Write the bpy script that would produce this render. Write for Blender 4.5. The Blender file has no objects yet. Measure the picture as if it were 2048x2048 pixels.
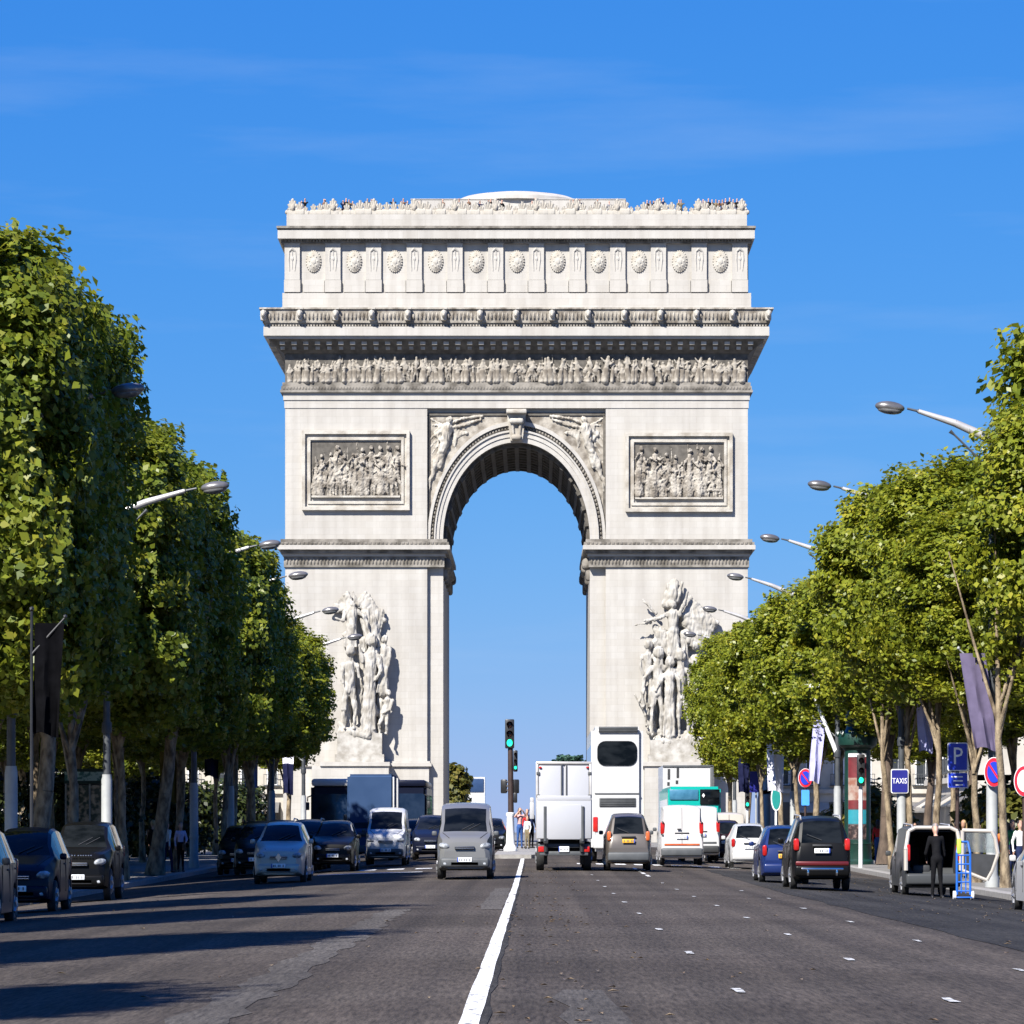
import bpy, bmesh, math, random
import numpy as np
from mathutils import Vector, Matrix, noise

R = math.radians
C = bpy.context.scene.collection
scn = bpy.context.scene

# ------------------------------------------------------------------ camera
# Eye height 1.21 m above the crown of the road, looking straight up the avenue (+Y).
# The photograph shows everything narrow for its height, so the place is built that way:
# heights and lengths in metres, widths about three quarters of the usual ones.
EYE, FPX = 1.21, 3930.0
cam = bpy.data.cameras.new('camera')
cam.sensor_width = 36.0
cam.lens = FPX / 1024 * 36.0
cam.shift_x = -22.0 / 1024
cam.shift_y = 319.6 / 1024
cam.clip_start, cam.clip_end = 1.0, 12000.0
camo = bpy.data.objects.new('camera', cam); C.objects.link(camo)
camo.location = (0, 0, EYE); camo.rotation_euler = (R(90), 0, 0)
scn.camera = camo

# ------------------------------------------------------------------ sky, sun, exposure
SUN_EL, SUN_TRAVEL = R(43), Vector((0.5, 0.866))
world = bpy.data.worlds.new('World'); scn.world = world; world.use_nodes = True
nt = world.node_tree; nt.nodes.clear()
out = nt.nodes.new('ShaderNodeOutputWorld'); bg = nt.nodes.new('ShaderNodeBackground')
sky = nt.nodes.new('ShaderNodeTexSky'); sky.sky_type = 'NISHITA'; sky.sun_disc = False
sky.sun_elevation = SUN_EL
sky.sun_rotation = math.atan2(-SUN_TRAVEL.x, -SUN_TRAVEL.y)
sky.altitude = 0; sky.air_density = 1.0; sky.dust_density = 0.0; sky.ozone_density = 3.0
# deepen the blue evenly over the whole dome, as the strongly saturated photograph has it
sepc = nt.nodes.new('ShaderNodeSeparateColor'); comb = nt.nodes.new('ShaderNodeCombineColor')
for ch, (am, pw) in enumerate(((.090, 1.43), (.625, .75), (3.13, .30))):
    pn = nt.nodes.new('ShaderNodeMath'); pn.operation = 'POWER'; pn.inputs[1].default_value = pw
    mn = nt.nodes.new('ShaderNodeMath'); mn.operation = 'MULTIPLY'; mn.inputs[1].default_value = am
    nt.links.new(sepc.outputs[ch], pn.inputs[0]); nt.links.new(pn.outputs[0], mn.inputs[0]); nt.links.new(mn.outputs[0], comb.inputs[ch])
# a few thin streaks of cirrus
tc = nt.nodes.new('ShaderNodeTexCoord'); mp = nt.nodes.new('ShaderNodeMapping')
mp.inputs['Scale'].default_value = (5.0, 5.0, 38.0); mp.inputs['Rotation'].default_value = (0, R(7), 0)
nz = nt.nodes.new('ShaderNodeTexNoise'); nz.inputs['Scale'].default_value = 1.6; nz.inputs['Detail'].default_value = 7; nz.inputs['Roughness'].default_value = .55
rp = nt.nodes.new('ShaderNodeValToRGB'); rp.color_ramp.elements[0].position = .52; rp.color_ramp.elements[1].position = .86
mx = nt.nodes.new('ShaderNodeMix'); mx.data_type = 'RGBA'
mul = nt.nodes.new('ShaderNodeMath'); mul.operation = 'MULTIPLY'; mul.inputs[1].default_value = .2
L = nt.links.new
L(tc.outputs['Generated'], mp.inputs['Vector']); L(mp.outputs[0], nz.inputs['Vector']); L(nz.outputs['Fac'], rp.inputs[0])
L(rp.outputs[0], mul.inputs[0]); L(mul.outputs[0], mx.inputs['Factor'])
L(sky.outputs[0], sepc.inputs[0]); L(comb.outputs[0], mx.inputs['A']); mx.inputs['B'].default_value = (3.2, 4.2, 6.0, 1)
L(mx.outputs['Result'], bg.inputs['Color']); bg.inputs['Strength'].default_value = 0.068
L(bg.outputs[0], out.inputs['Surface'])
sl = bpy.data.lights.new('sun', 'SUN'); sl.energy = 5.0; sl.angle = R(0.53); sl.color = (1.0, .96, .90)
so = bpy.data.objects.new('sun', sl); C.objects.link(so)
tr = Vector((SUN_TRAVEL.x * math.cos(SUN_EL), SUN_TRAVEL.y * math.cos(SUN_EL), -math.sin(SUN_EL)))
so.rotation_euler = tr.to_track_quat('-Z', 'Y').to_euler(); so.location = (-40, -60, 60)
scn.view_settings.view_transform = 'Standard'; scn.view_settings.look = 'None'
scn.view_settings.exposure = 1.14; scn.view_settings.gamma = 1; scn.view_settings.use_curve_mapping = False

# ------------------------------------------------------------------ helpers
def mat(name, c1, c2=None, scale=4.0, rough=.6, metal=0.0, bump=0.0, bscale=None, spec=.5, coat=0.0, detail=6, stretch=(1,1,1), lo=.35, hi=.65, emit=None, trans=0.0, island=0.0):
    m = bpy.data.materials.new(name); m.use_nodes = True
    n = m.node_tree; p = n.nodes['Principled BSDF']
    p.inputs['Roughness'].default_value = rough; p.inputs['Metallic'].default_value = metal
    p.inputs['Specular IOR Level'].default_value = spec; p.inputs['Coat Weight'].default_value = coat
    p.inputs['Coat Roughness'].default_value = .04
    c1 = tuple(c1) + (1,)
    if c2 is None:
        c2 = tuple(min(1, v * 1.12 + .004) for v in c1[:3])
    c2 = tuple(c2) + (1,)
    t = n.nodes.new('ShaderNodeTexCoord'); mpn = n.nodes.new('ShaderNodeMapping'); mpn.inputs['Scale'].default_value = stretch
    nn = n.nodes.new('ShaderNodeTexNoise'); nn.inputs['Scale'].default_value = scale; nn.inputs['Detail'].default_value = detail
    r = n.nodes.new('ShaderNodeValToRGB'); r.color_ramp.elements[0].position = lo; r.color_ramp.elements[1].position = hi
    r.color_ramp.elements[0].color = c1; r.color_ramp.elements[1].color = c2
    l = n.links.new
    l(t.outputs['Object'], mpn.inputs['Vector']); l(mpn.outputs[0], nn.inputs['Vector']); l(nn.outputs['Fac'], r.inputs[0]); l(r.outputs[0], p.inputs['Base Color'])
    if bump:
        n2 = n.nodes.new('ShaderNodeTexNoise'); n2.inputs['Scale'].default_value = bscale or scale * 6; n2.inputs['Detail'].default_value = 5
        b = n.nodes.new('ShaderNodeBump'); b.inputs['Strength'].default_value = bump; b.inputs['Distance'].default_value = .05
        l(mpn.outputs[0], n2.inputs['Vector']); l(n2.outputs['Fac'], b.inputs['Height']); l(b.outputs[0], p.inputs['Normal'])
    if emit:
        p.inputs['Emission Color'].default_value = tuple(emit[:3]) + (1,); p.inputs['Emission Strength'].default_value = emit[3]
    return m

def leafmat(name, cols, transl=.35):
    m = bpy.data.materials.new(name); m.use_nodes = True
    n = m.node_tree; p = n.nodes['Principled BSDF']; o = n.nodes['Material Output']
    g = n.nodes.new('ShaderNodeNewGeometry'); r = n.nodes.new('ShaderNodeValToRGB')
    cr = r.color_ramp
    while len(cr.elements) < len(cols): cr.elements.new(.5)
    for i, c in enumerate(cols):
        cr.elements[i].position = i / (len(cols) - 1); cr.elements[i].color = tuple(c) + (1,)
    tcn = n.nodes.new('ShaderNodeTexCoord'); nn = n.nodes.new('ShaderNodeTexNoise'); nn.inputs['Scale'].default_value = .55; nn.inputs['Detail'].default_value = 3
    ma = n.nodes.new('ShaderNodeMath'); ma.operation = 'MULTIPLY_ADD'; ma.inputs[1].default_value = .55
    mb = n.nodes.new('ShaderNodeMath'); mb.operation = 'MULTIPLY_ADD'; mb.inputs[1].default_value = .9; mb.inputs[2].default_value = -.2
    l = n.links.new
    l(tcn.outputs['Object'], nn.inputs['Vector']); l(nn.outputs['Fac'], mb.inputs[0])
    l(g.outputs['Random Per Island'], ma.inputs[0]); l(mb.outputs[0], ma.inputs[2]); l(ma.outputs[0], r.inputs[0])
    l(r.outputs[0], p.inputs['Base Color']); p.inputs['Roughness'].default_value = .42; p.inputs['Specular IOR Level'].default_value = .35
    tb = n.nodes.new('ShaderNodeBsdfTranslucent'); mixs = n.nodes.new('ShaderNodeMixShader'); mixs.inputs[0].default_value = transl
    l(r.outputs[0], tb.inputs['Color']); l(p.outputs[0], mixs.inputs[1]); l(tb.outputs[0], mixs.inputs[2]); l(mixs.outputs[0], o.inputs['Surface'])
    return m

def smooth_mesh(me, ang=38):
    me.polygons.foreach_set('use_smooth', [True] * len(me.polygons)); me.set_sharp_from_angle(angle=R(ang)); me.update()

def tomesh(bm, name, mats, ang=38, recalc=True):
    me = bpy.data.meshes.new(name)
    if recalc: bmesh.ops.recalc_face_normals(bm, faces=bm.faces)
    bm.to_mesh(me); bm.free()
    for m in (mats if isinstance(mats, (list, tuple)) else [mats]): me.materials.append(m)
    if ang: smooth_mesh(me, ang)
    return me

def link(name, me, parent=None, loc=(0,0,0), rot=(0,0,0)):
    o = bpy.data.objects.new(name, me); C.objects.link(o)
    o.location = loc; o.rotation_euler = rot
    if parent is not None: o.parent = parent
    return o

def part(name, bm, m, parent, loc=(0,0,0), ang=38, rot=(0,0,0), label=None):
    o = link(name, tomesh(bm, name, m, ang) if isinstance(bm, bmesh.types.BMesh) else bm, parent, loc, rot)
    if label: o['label'] = label
    return o

def thing(name, label, cat, loc=(0,0,0), rz=0, group=None):
    o = bpy.data.objects.new(name, None); C.objects.link(o); o.empty_display_size = .3
    o.location = loc; o.rotation_euler = (0, 0, rz); tag(o, label, cat, group)
    return o

def tag(o, label, cat, group=None):
    o['label'] = label; o['category'] = cat
    if group: o['group'] = group
    return o

def copy_tree(o, parent=None):
    c = o.copy(); C.objects.link(c)
    if parent is not None: c.parent = parent
    for ch in list(o.children): copy_tree(ch, c)
    return c

def B(): return bmesh.new()

def box(bm, x0, x1, y0, y1, z0, z1, mi=0, taper=None):
    """axis box; taper=(dx,dy) grows the top outwards"""
    tx, ty = taper or (0, 0)
    vs = [bm.verts.new(p) for p in ((x0,y0,z0),(x1,y0,z0),(x1,y1,z0),(x0,y1,z0),(x0-tx,y0-ty,z1),(x1+tx,y0-ty,z1),(x1+tx,y1+ty,z1),(x0-tx,y1+ty,z1))]
    fs = [(0,3,2,1),(4,5,6,7),(0,1,5,4),(1,2,6,5),(2,3,7,6),(3,0,4,7)]
    r = []
    for f in fs:
        k = bm.faces.new([vs[i] for i in f]); k.material_index = mi; r.append(k)
    return vs

def rbox(bm, cx, cy, cz, sx, sy, sz, bev=.02, seg=2, mi=0):
    t = bmesh.new(); box(t, cx-sx/2, cx+sx/2, cy-sy/2, cy+sy/2, cz-sz/2, cz+sz/2)
    b = min(bev, .49*min(sx, sy, sz))
    bmesh.ops.bevel(t, geom=list(t.edges), offset=b, segments=seg, affect='EDGES', profile=.5)
    merge(bm, t, mi)

def merge(bm, t, mi=0, mtx=None):
    mp_ = {}
    for v in t.verts: mp_[v] = bm.verts.new((mtx @ v.co) if mtx else v.co)
    for f in t.faces:
        try:
            k = bm.faces.new([mp_[v] for v in f.verts]); k.material_index = mi
        except ValueError: pass
    t.free()

def tube(bm, p0, p1, r0, r1=None, n=10, mi=0, cap=True, sx=1.0):
    p0, p1 = Vector(p0), Vector(p1); r1 = r0 if r1 is None else r1
    d = (p1 - p0).normalized(); a = Vector((0,0,1)) if abs(d.z) < .9 else Vector((1,0,0))
    u = d.cross(a).normalized(); w = d.cross(u)
    ra, rb = [], []
    for i in range(n):
        t = 2*math.pi*i/n; o = u*math.cos(t) + w*math.sin(t)
        o = Vector((o.x*sx, o.y, o.z))
        ra.append(bm.verts.new(p0 + o*r0)); rb.append(bm.verts.new(p1 + o*r1))
    for i in range(n):
        k = bm.faces.new((ra[i], ra[(i+1)%n], rb[(i+1)%n], rb[i])); k.material_index = mi
    if cap:
        bm.faces.new(ra[::-1]).material_index = mi; bm.faces.new(rb).material_index = mi

def path(bm, pts, rads, n=8, mi=0, sx=1.0):
    for i in range(len(pts)-1): tube(bm, pts[i], pts[i+1], rads[i], rads[i+1], n, mi, True, sx)

def lathe(bm, prof, cx=0, cy=0, n=20, mi=0, sx=1.0):
    rings = []
    for r, z in prof:
        rings.append([bm.verts.new((cx + sx*r*math.cos(2*math.pi*i/n), cy + r*math.sin(2*math.pi*i/n), z)) for i in range(n)])
    for a, b in zip(rings, rings[1:]):
        for i in range(n):
            k = bm.faces.new((a[i], a[(i+1)%n], b[(i+1)%n], b[i])); k.material_index = mi
    bm.faces.new(rings[0][::-1]).material_index = mi; bm.faces.new(rings[-1]).material_index = mi

def ball(bm, c, r, n=2, mi=0):
    rr = r if isinstance(r, (tuple, list)) else (r, r, r)
    t = bmesh.new(); bmesh.ops.create_icosphere(t, subdivisions=n, radius=1.0)
    merge(bm, t, mi, Matrix.Translation(Vector(c)) @ Matrix.Diagonal((rr[0], rr[1], rr[2], 1)))

def prism(bm, pts, y0, y1, mi=0):
    """polygon in x,z extruded from y0 to y1"""
    a = [bm.verts.new((x, y0, z)) for x, z in pts]; b = [bm.verts.new((x, y1, z)) for x, z in pts]
    bm.faces.new(a).material_index = mi; bm.faces.new(b[::-1]).material_index = mi
    n = len(pts)
    for i in range(n): bm.faces.new((a[i], b[i], b[(i+1)%n], a[(i+1)%n])).material_index = mi

def text_bm(s, size, depth=.004):
    cu = bpy.data.curves.new('t', 'FONT'); cu.body = s; cu.size = size; cu.extrude = depth; cu.align_x = 'CENTER'; cu.align_y = 'CENTER'; cu.resolution_u = 2
    o = bpy.data.objects.new('t', cu); C.objects.link(o)
    dg = bpy.context.evaluated_depsgraph_get(); me = bpy.data.meshes.new_from_object(o.evaluated_get(dg))
    bm = bmesh.new(); bm.from_mesh(me); bpy.data.objects.remove(o); bpy.data.meshes.remove(me); bpy.data.curves.remove(cu)
    return bm

def blob(caps, voxel, smooth_it=3, fold=None, sq=1.0, name='blob', k=None):
    """One continuous skin round a set of capsules (p0, r0, p1, r1[, tag]): surface nets over their blended distance field."""
    k = k or voxel*.8
    P0 = np.array([tuple(c[0]) for c in caps], float); P1 = np.array([tuple(c[2]) for c in caps], float)
    R0 = np.array([c[1] for c in caps], float); R1 = np.array([c[3] for c in caps], float)
    rm = np.maximum(R0, R1)[:, None]; pad = 3*voxel + k
    lo = np.minimum(P0, P1) - rm - pad; hi = np.maximum(P0, P1) + rm + pad
    org = lo.min(0); n = np.ceil((hi.max(0) - org)/voxel).astype(int) + 2
    F = np.full(n, 9.0)
    for i in range(len(caps)):
        a = np.maximum(((lo[i]-org)/voxel).astype(int), 0); b = np.minimum(((hi[i]-org)/voxel).astype(int)+2, n)
        g = np.stack(np.meshgrid(*[org[j] + voxel*np.arange(a[j], b[j]) for j in range(3)], indexing='ij'), -1)
        ab = P1[i]-P0[i]; t = np.clip(((g-P0[i])@ab)/max(ab@ab, 1e-9), 0, 1)
        d = np.linalg.norm(g - P0[i] - t[..., None]*ab, axis=-1) - (R0[i] + (R1[i]-R0[i])*t)
        s = F[a[0]:b[0], a[1]:b[1], a[2]:b[2]]
        h = np.clip(.5 + .5*(s-d)/k, 0, 1)
        F[a[0]:b[0], a[1]:b[1], a[2]:b[2]] = np.where(s > 8, d, s*(1-h) + d*h - k*h*(1-h))
    ins = F < 0; c = np.array(n) - 1
    acc = np.zeros(tuple(c)+(3,)); cnt = np.zeros(tuple(c)); quads = []
    for ax in range(3):
        sl0 = [slice(None)]*3; sl1 = [slice(None)]*3; sl0[ax] = slice(0, -1); sl1[ax] = slice(1, None)
        f0, f1 = F[tuple(sl0)], F[tuple(sl1)]; ed = (ins[tuple(sl0)] != ins[tuple(sl1)])
        idx = np.argwhere(ed); idx = idx[((idx >= 1).all(1)) & ((idx < c).all(1))]
        va, vb = f0[tuple(idx.T)], f1[tuple(idx.T)]; p = idx.astype(float); p[:, ax] += va/(va-vb)
        b_, d_ = [(ax+1) % 3, (ax+2) % 3]; cells = []
        for ob, od in ((0,0),(1,0),(1,1),(0,1)):
            q = idx.copy(); q[:, b_] -= ob; q[:, d_] -= od; cells.append(q)
            np.add.at(acc, tuple(q.T), p); np.add.at(cnt, tuple(q.T), 1)
        quads.append((cells, va < 0))
    act = cnt > 0; ids = np.full(tuple(c), -1); ids[act] = np.arange(act.sum())
    V = acc[act]/cnt[act][:, None]*voxel + org
    faces = []
    for cells, fl in quads:
        q = np.stack([ids[tuple(x.T)] for x in cells], 1); q[~fl] = q[~fl][:, ::-1]; faces.append(q)
    Fc = np.concatenate(faces); Fc = Fc[:, ::-1]
    for _ in range(smooth_it):
        s = np.zeros_like(V); m = np.zeros(len(V))
        for a_, b_ in ((0,1),(1,2),(2,3),(3,0)):
            np.add.at(s, Fc[:, a_], V[Fc[:, b_]]); np.add.at(m, Fc[:, a_], 1); np.add.at(s, Fc[:, b_], V[Fc[:, a_]]); np.add.at(m, Fc[:, b_], 1)
        V = .5*V + .5*s/np.maximum(m, 1)[:, None]
    me2 = bpy.data.meshes.new(name)
    me2.from_pydata(V.tolist(), [], Fc.tolist()); me2.update()
    if fold:
        amp, fx, fz = fold
        nn_ = [v.normal.copy() for v in me2.vertices]; W = []
        for q, nv in zip(V.tolist(), nn_):
            kk = .8*noise.noise(Vector((q[0]*fx, q[1]*fx, q[2]*fz))) + .55*(1-3*abs(noise.noise(Vector((q[0]*fx*2.1+7, q[1]*fx*2.1, q[2]*fz*1.8)))))
            W.append((q[0]+nv.x*amp*kk, q[1]+nv.y*amp*kk, q[2]+nv.z*amp*kk))
        me2.vertices.foreach_set('co', np.array(W, dtype=np.float32).ravel()); me2.update()
    if sq != 1.0:
        for v in me2.vertices: v.co.x *= sq
    return me2

def nearest_tags(me, caps, sq=1.0):
    """material index per face from the nearest capsule's tag"""
    A_ = np.array([tuple(c[0]) for c in caps]); B_ = np.array([tuple(c[2]) for c in caps]); r = np.array([(c[1]+c[3])/2 for c in caps]); t = np.array([c[4] for c in caps])
    n = len(me.polygons); ce = np.empty(n*3); me.polygons.foreach_get('center', ce); ce = ce.reshape(-1, 3).copy(); ce[:,0] /= sq
    ab = B_ - A_; den = np.maximum((ab**2).sum(1), 1e-9)
    tt = np.clip(((ce[:,None,:] - A_[None])*ab[None]).sum(2)/den[None], 0, 1)
    d = np.linalg.norm(ce[:,None,:] - (A_[None] + tt[...,None]*ab[None]), axis=2) - r[None]
    me.polygons.foreach_set('material_index', t[d.argmin(1)].astype(np.int32)); me.update()

# ------------------------------------------------------------------ lie of the land
def sstep(a, b, t):
    t = max(0., min(1., (t-a)/(b-a))); return t*t*(3-2*t)
def zp(y): return .4*sstep(80, 190, y)              # the avenue climbs a little towards the arch
KERB = 11.5
def zroad(x, y): return zp(y) - .0035*min(abs(x), KERB)**2
def zpave(y): return zp(y) - .0035*KERB**2 + .14
def gz(x, y): return zroad(x, y) if abs(x) < KERB else zpave(y)

# ------------------------------------------------------------------ materials
M = {}
def stone_mat(name, c1, c2, course=.5):
    m = mat(name, c1, c2, scale=.35, rough=.85, bump=.25, bscale=3.0, spec=.25, lo=.3, hi=.75)
    n = m.node_tree; p = n.nodes['Principled BSDF']; l = n.links.new
    base = p.inputs['Base Color'].links[0].from_socket
    t = n.nodes.new('ShaderNodeTexCoord'); sp = n.nodes.new('ShaderNodeSeparateXYZ'); cb = n.nodes.new('ShaderNodeCombineXYZ')
    ad = n.nodes.new('ShaderNodeMath'); ad.operation = 'ADD'
    l(t.outputs['Object'], sp.inputs[0]); l(sp.outputs['X'], ad.inputs[0]); l(sp.outputs['Y'], ad.inputs[1]); l(ad.outputs[0], cb.inputs['X']); l(sp.outputs['Z'], cb.inputs['Y'])
    br = n.nodes.new('ShaderNodeTexBrick'); br.inputs['Scale'].default_value = 1.0; br.inputs['Mortar Size'].default_value = .014
    br.inputs['Brick Width'].default_value = 1.1; br.inputs['Row Height'].default_value = course
    br.inputs['Color1'].default_value = (1,1,1,1); br.inputs['Color2'].default_value = (.955,.945,.93,1); br.inputs['Mortar'].default_value = (.87,.86,.84,1)
    l(cb.outputs[0], br.inputs['Vector'])
    # vertical rain streaks
    mp2 = n.nodes.new('ShaderNodeMapping'); mp2.inputs['Scale'].default_value = (1.4, 1.4, .09); n3 = n.nodes.new('ShaderNodeTexNoise'); n3.inputs['Scale'].default_value = 1.0; n3.inputs['Detail'].default_value = 6
    r3 = n.nodes.new('ShaderNodeValToRGB'); r3.color_ramp.elements[0].position = .3; r3.color_ramp.elements[1].position = .62
    r3.color_ramp.elements[0].color = (.84,.83,.82,1); r3.color_ramp.elements[1].color = (1,1,1,1)
    l(t.outputs['Object'], mp2.inputs['Vector']); l(mp2.outputs[0], n3.inputs['Vector']); l(n3.outputs['Fac'], r3.inputs[0])
    m1 = n.nodes.new('ShaderNodeMix'); m1.data_type = 'RGBA'; m1.blend_type = 'MULTIPLY'; m1.inputs['Factor'].default_value = 1
    m2 = n.nodes.new('ShaderNodeMix'); m2.data_type = 'RGBA'; m2.blend_type = 'MULTIPLY'; m2.inputs['Factor'].default_value = 1
    l(base, m1.inputs['A']); l(br.outputs['Color'], m1.inputs['B']); l(m1.outputs['Result'], m2.inputs['A']); l(r3.outputs[0], m2.inputs['B']); l(m2.outputs['Result'], p.inputs['Base Color'])
    return m
M['stone'] = stone_mat('pale_limestone', (.375,.357,.325), (.43,.412,.375))
M['carved'] = mat('carved_limestone', (.27,.24,.195), (.42,.395,.345), scale=1.1, rough=.85, bump=.5, bscale=9, spec=.2, lo=.35, hi=.6)
M['grime_shade'] = mat('weathered_shaded_limestone', (.10,.09,.075), (.24,.22,.19), scale=1.3, rough=.9, bump=.5, bscale=7, spec=.2, lo=.36, hi=.62)  # weathering, plus shade of bands and vault put into the colour
M['relief'] = mat('dark_relief', (.15,.13,.105), (.36,.33,.28), scale=1.6, rough=.9, bump=.5, bscale=9, spec=.15, lo=.36, hi=.64)  # darker mottled tone for carved figures and their grounds
M['soot'] = mat('shade_dark_stone', (.06,.054,.045), (.12,.108,.09), scale=2, rough=.9)  # shade of cove, vault and recesses put into the stone colour
M['statue'] = mat('statue_stone', (.25,.23,.195), (.42,.40,.36), scale=1.7, rough=.85, bump=.3, bscale=8, spec=.2)
def asphalt(name, c1, c2):
    m = mat(name, c1, c2, scale=.5, rough=.95, bump=.35, bscale=30, spec=.12, lo=.3, hi=.7, stretch=(1, .3, 1))
    n = m.node_tree; p = n.nodes['Principled BSDF']; l = n.links.new
    base = p.inputs['Base Color'].links[0].from_socket
    t = n.nodes.new('ShaderNodeTexCoord'); mp2 = n.nodes.new('ShaderNodeMapping'); mp2.inputs['Scale'].default_value = (26, 1.7, 1)
    n2 = n.nodes.new('ShaderNodeTexNoise'); n2.inputs['Scale'].default_value = 1.0; n2.inputs['Detail'].default_value = 4; n2.inputs['Roughness'].default_value = .7
    r2 = n.nodes.new('ShaderNodeValToRGB'); r2.color_ramp.elements[0].position = .3; r2.color_ramp.elements[1].position = .7
    r2.color_ramp.elements[0].color = (.45,.45,.46,1); r2.color_ramp.elements[1].color = (1.45,1.4,1.36,1)
    m1 = n.nodes.new('ShaderNodeMix'); m1.data_type = 'RGBA'; m1.blend_type = 'MULTIPLY'; m1.inputs['Factor'].default_value = 1
    l(t.outputs['Object'], mp2.inputs['Vector']); l(mp2.outputs[0], n2.inputs['Vector']); l(n2.outputs['Fac'], r2.inputs[0]); l(base, m1.inputs['A']); l(r2.outputs[0], m1.inputs['B'])
    # wheel tracks, long and faint
    mp3 = n.nodes.new('ShaderNodeMapping'); mp3.inputs['Scale'].default_value = (1.7, .012, 1); n3 = n.nodes.new('ShaderNodeTexNoise'); n3.inputs['Scale'].default_value = 1.0; n3.inputs['Detail'].default_value = 5
    r3 = n.nodes.new('ShaderNodeValToRGB'); r3.color_ramp.elements[0].position = .35; r3.color_ramp.elements[1].position = .65
    r3.color_ramp.elements[0].color = (.7,.7,.71,1); r3.color_ramp.elements[1].color = (1.16,1.14,1.11,1)
    m2 = n.nodes.new('ShaderNodeMix'); m2.data_type = 'RGBA'; m2.blend_type = 'MULTIPLY'; m2.inputs['Factor'].default_value = 1
    l(t.outputs['Object'], mp3.inputs['Vector']); l(mp3.outputs[0], n3.inputs['Vector']); l(n3.outputs['Fac'], r3.inputs[0]); l(m1.outputs['Result'], m2.inputs['A']); l(r3.outputs[0], m2.inputs['B'])
    # darker cross bands left by repairs
    mp4 = n.nodes.new('ShaderNodeMapping'); mp4.inputs['Scale'].default_value = (.12, .16, 1); n4 = n.nodes.new('ShaderNodeTexNoise'); n4.inputs['Scale'].default_value = 1.0; n4.inputs['Detail'].default_value = 5
    r4 = n.nodes.new('ShaderNodeValToRGB'); r4.color_ramp.elements[0].position = .4; r4.color_ramp.elements[1].position = .6
    r4.color_ramp.elements[0].color = (.8,.79,.78,1); r4.color_ramp.elements[1].color = (1.05,1.05,1.05,1)
    m3 = n.nodes.new('ShaderNodeMix'); m3.data_type = 'RGBA'; m3.blend_type = 'MULTIPLY'; m3.inputs['Factor'].default_value = 1
    l(t.outputs['Object'], mp4.inputs['Vector']); l(mp4.outputs[0], n4.inputs['Vector']); l(n4.outputs['Fac'], r4.inputs[0]); l(m2.outputs['Result'], m3.inputs['A']); l(r4.outputs[0], m3.inputs['B'])
    l(m3.outputs['Result'], p.inputs['Base Color'])
    return m
M['asphalt'] = asphalt('worn_asphalt', (.056,.050,.045), (.073,.064,.058))
M['asphalt_new'] = asphalt('newer_asphalt', (.030,.030,.031), (.040,.040,.040))
M['asphalt_pale'] = asphalt('pale_patched_asphalt', (.070,.066,.063), (.10,.095,.09))
M['paving'] = mat('granite_paving', (.13,.125,.115), (.19,.18,.165), scale=2.5, rough=.85, bump=.3)
M['kerb'] = mat('granite_kerb', (.20,.19,.18), (.28,.27,.25), scale=6, rough=.8, bump=.3)
M['stud'] = mat('worn_lane_paint', (.12,.12,.12), (.46,.46,.45), scale=16, rough=.8, stretch=(1,.3,1), lo=.36, hi=.56)
M['ground'] = mat('far_ground', (.10,.10,.095), (.14,.135,.12), scale=.05, rough=.9)
M['paint'] = mat('road_paint', (.20,.195,.19), (.66,.66,.65), scale=18, rough=.7, stretch=(1,.25,1), lo=.34, hi=.5)

# ------------------------------------------------------------------ ground, road, pavements
def sheet(name, xs, ys, zf, m, kind=True):
    bm = B(); g = [[bm.verts.new((x, y, zf(x, y))) for x in xs] for y in ys]
    for j in range(len(ys)-1):
        for i in range(len(xs)-1): bm.faces.new((g[j][i], g[j][i+1], g[j+1][i+1], g[j+1][i]))
    o = link(name, tomesh(bm, name, m, 60))
    if kind: o['kind'] = 'structure'
    return o
def lin(a, b, n): return [a + (b-a)*i/(n-1) for i in range(n)]
YS = [-30, 0] + lin(15, 79, 9) + lin(82, 192, 23) + [220, 262]
XR = lin(-KERB, KERB, 25)
road = sheet('road', XR, YS, zroad, M['asphalt'])
for s, nm in ((-1, 'pavement'), (1, 'pavement')):
    xs = [s*(KERB+.3), s*16, s*24, s*46]
    sheet(nm, xs if s > 0 else xs[::-1], YS, lambda x, y: zpave(y), M['paving'])
    bm = B()
    for y0, y1 in zip(YS, YS[1:]):
        a0, a1 = s*(KERB-.02), s*(KERB+.3)
        pr = [(a0, -.3), (a0, .0), (a0 + s*.03, .012), (a1, .012), (a1, -.3)]
        va = [bm.verts.new((x, y0, zpave(y0)+z)) for x, z in pr]; vb = [bm.verts.new((x, y1, zpave(y1)+z)) for x, z in pr]
        for i in range(len(pr)-1): bm.faces.new((va[i], va[i+1], vb[i+1], vb[i]))
    o = link('kerb', tomesh(bm, 'kerb', M['kerb'], 30)); o['kind'] = 'structure'
o = sheet('ground', lin(-5000, 5000, 9), [-200, 0, 300, 1000, 3000, 9000], lambda x, y: -.9, M['ground'])
o = sheet('plaza', lin(-150, 150, 9), [256.0, 262, 300, 500, 900], lambda x, y: .39 if y > 261 else -.5, M['paving'])

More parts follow.
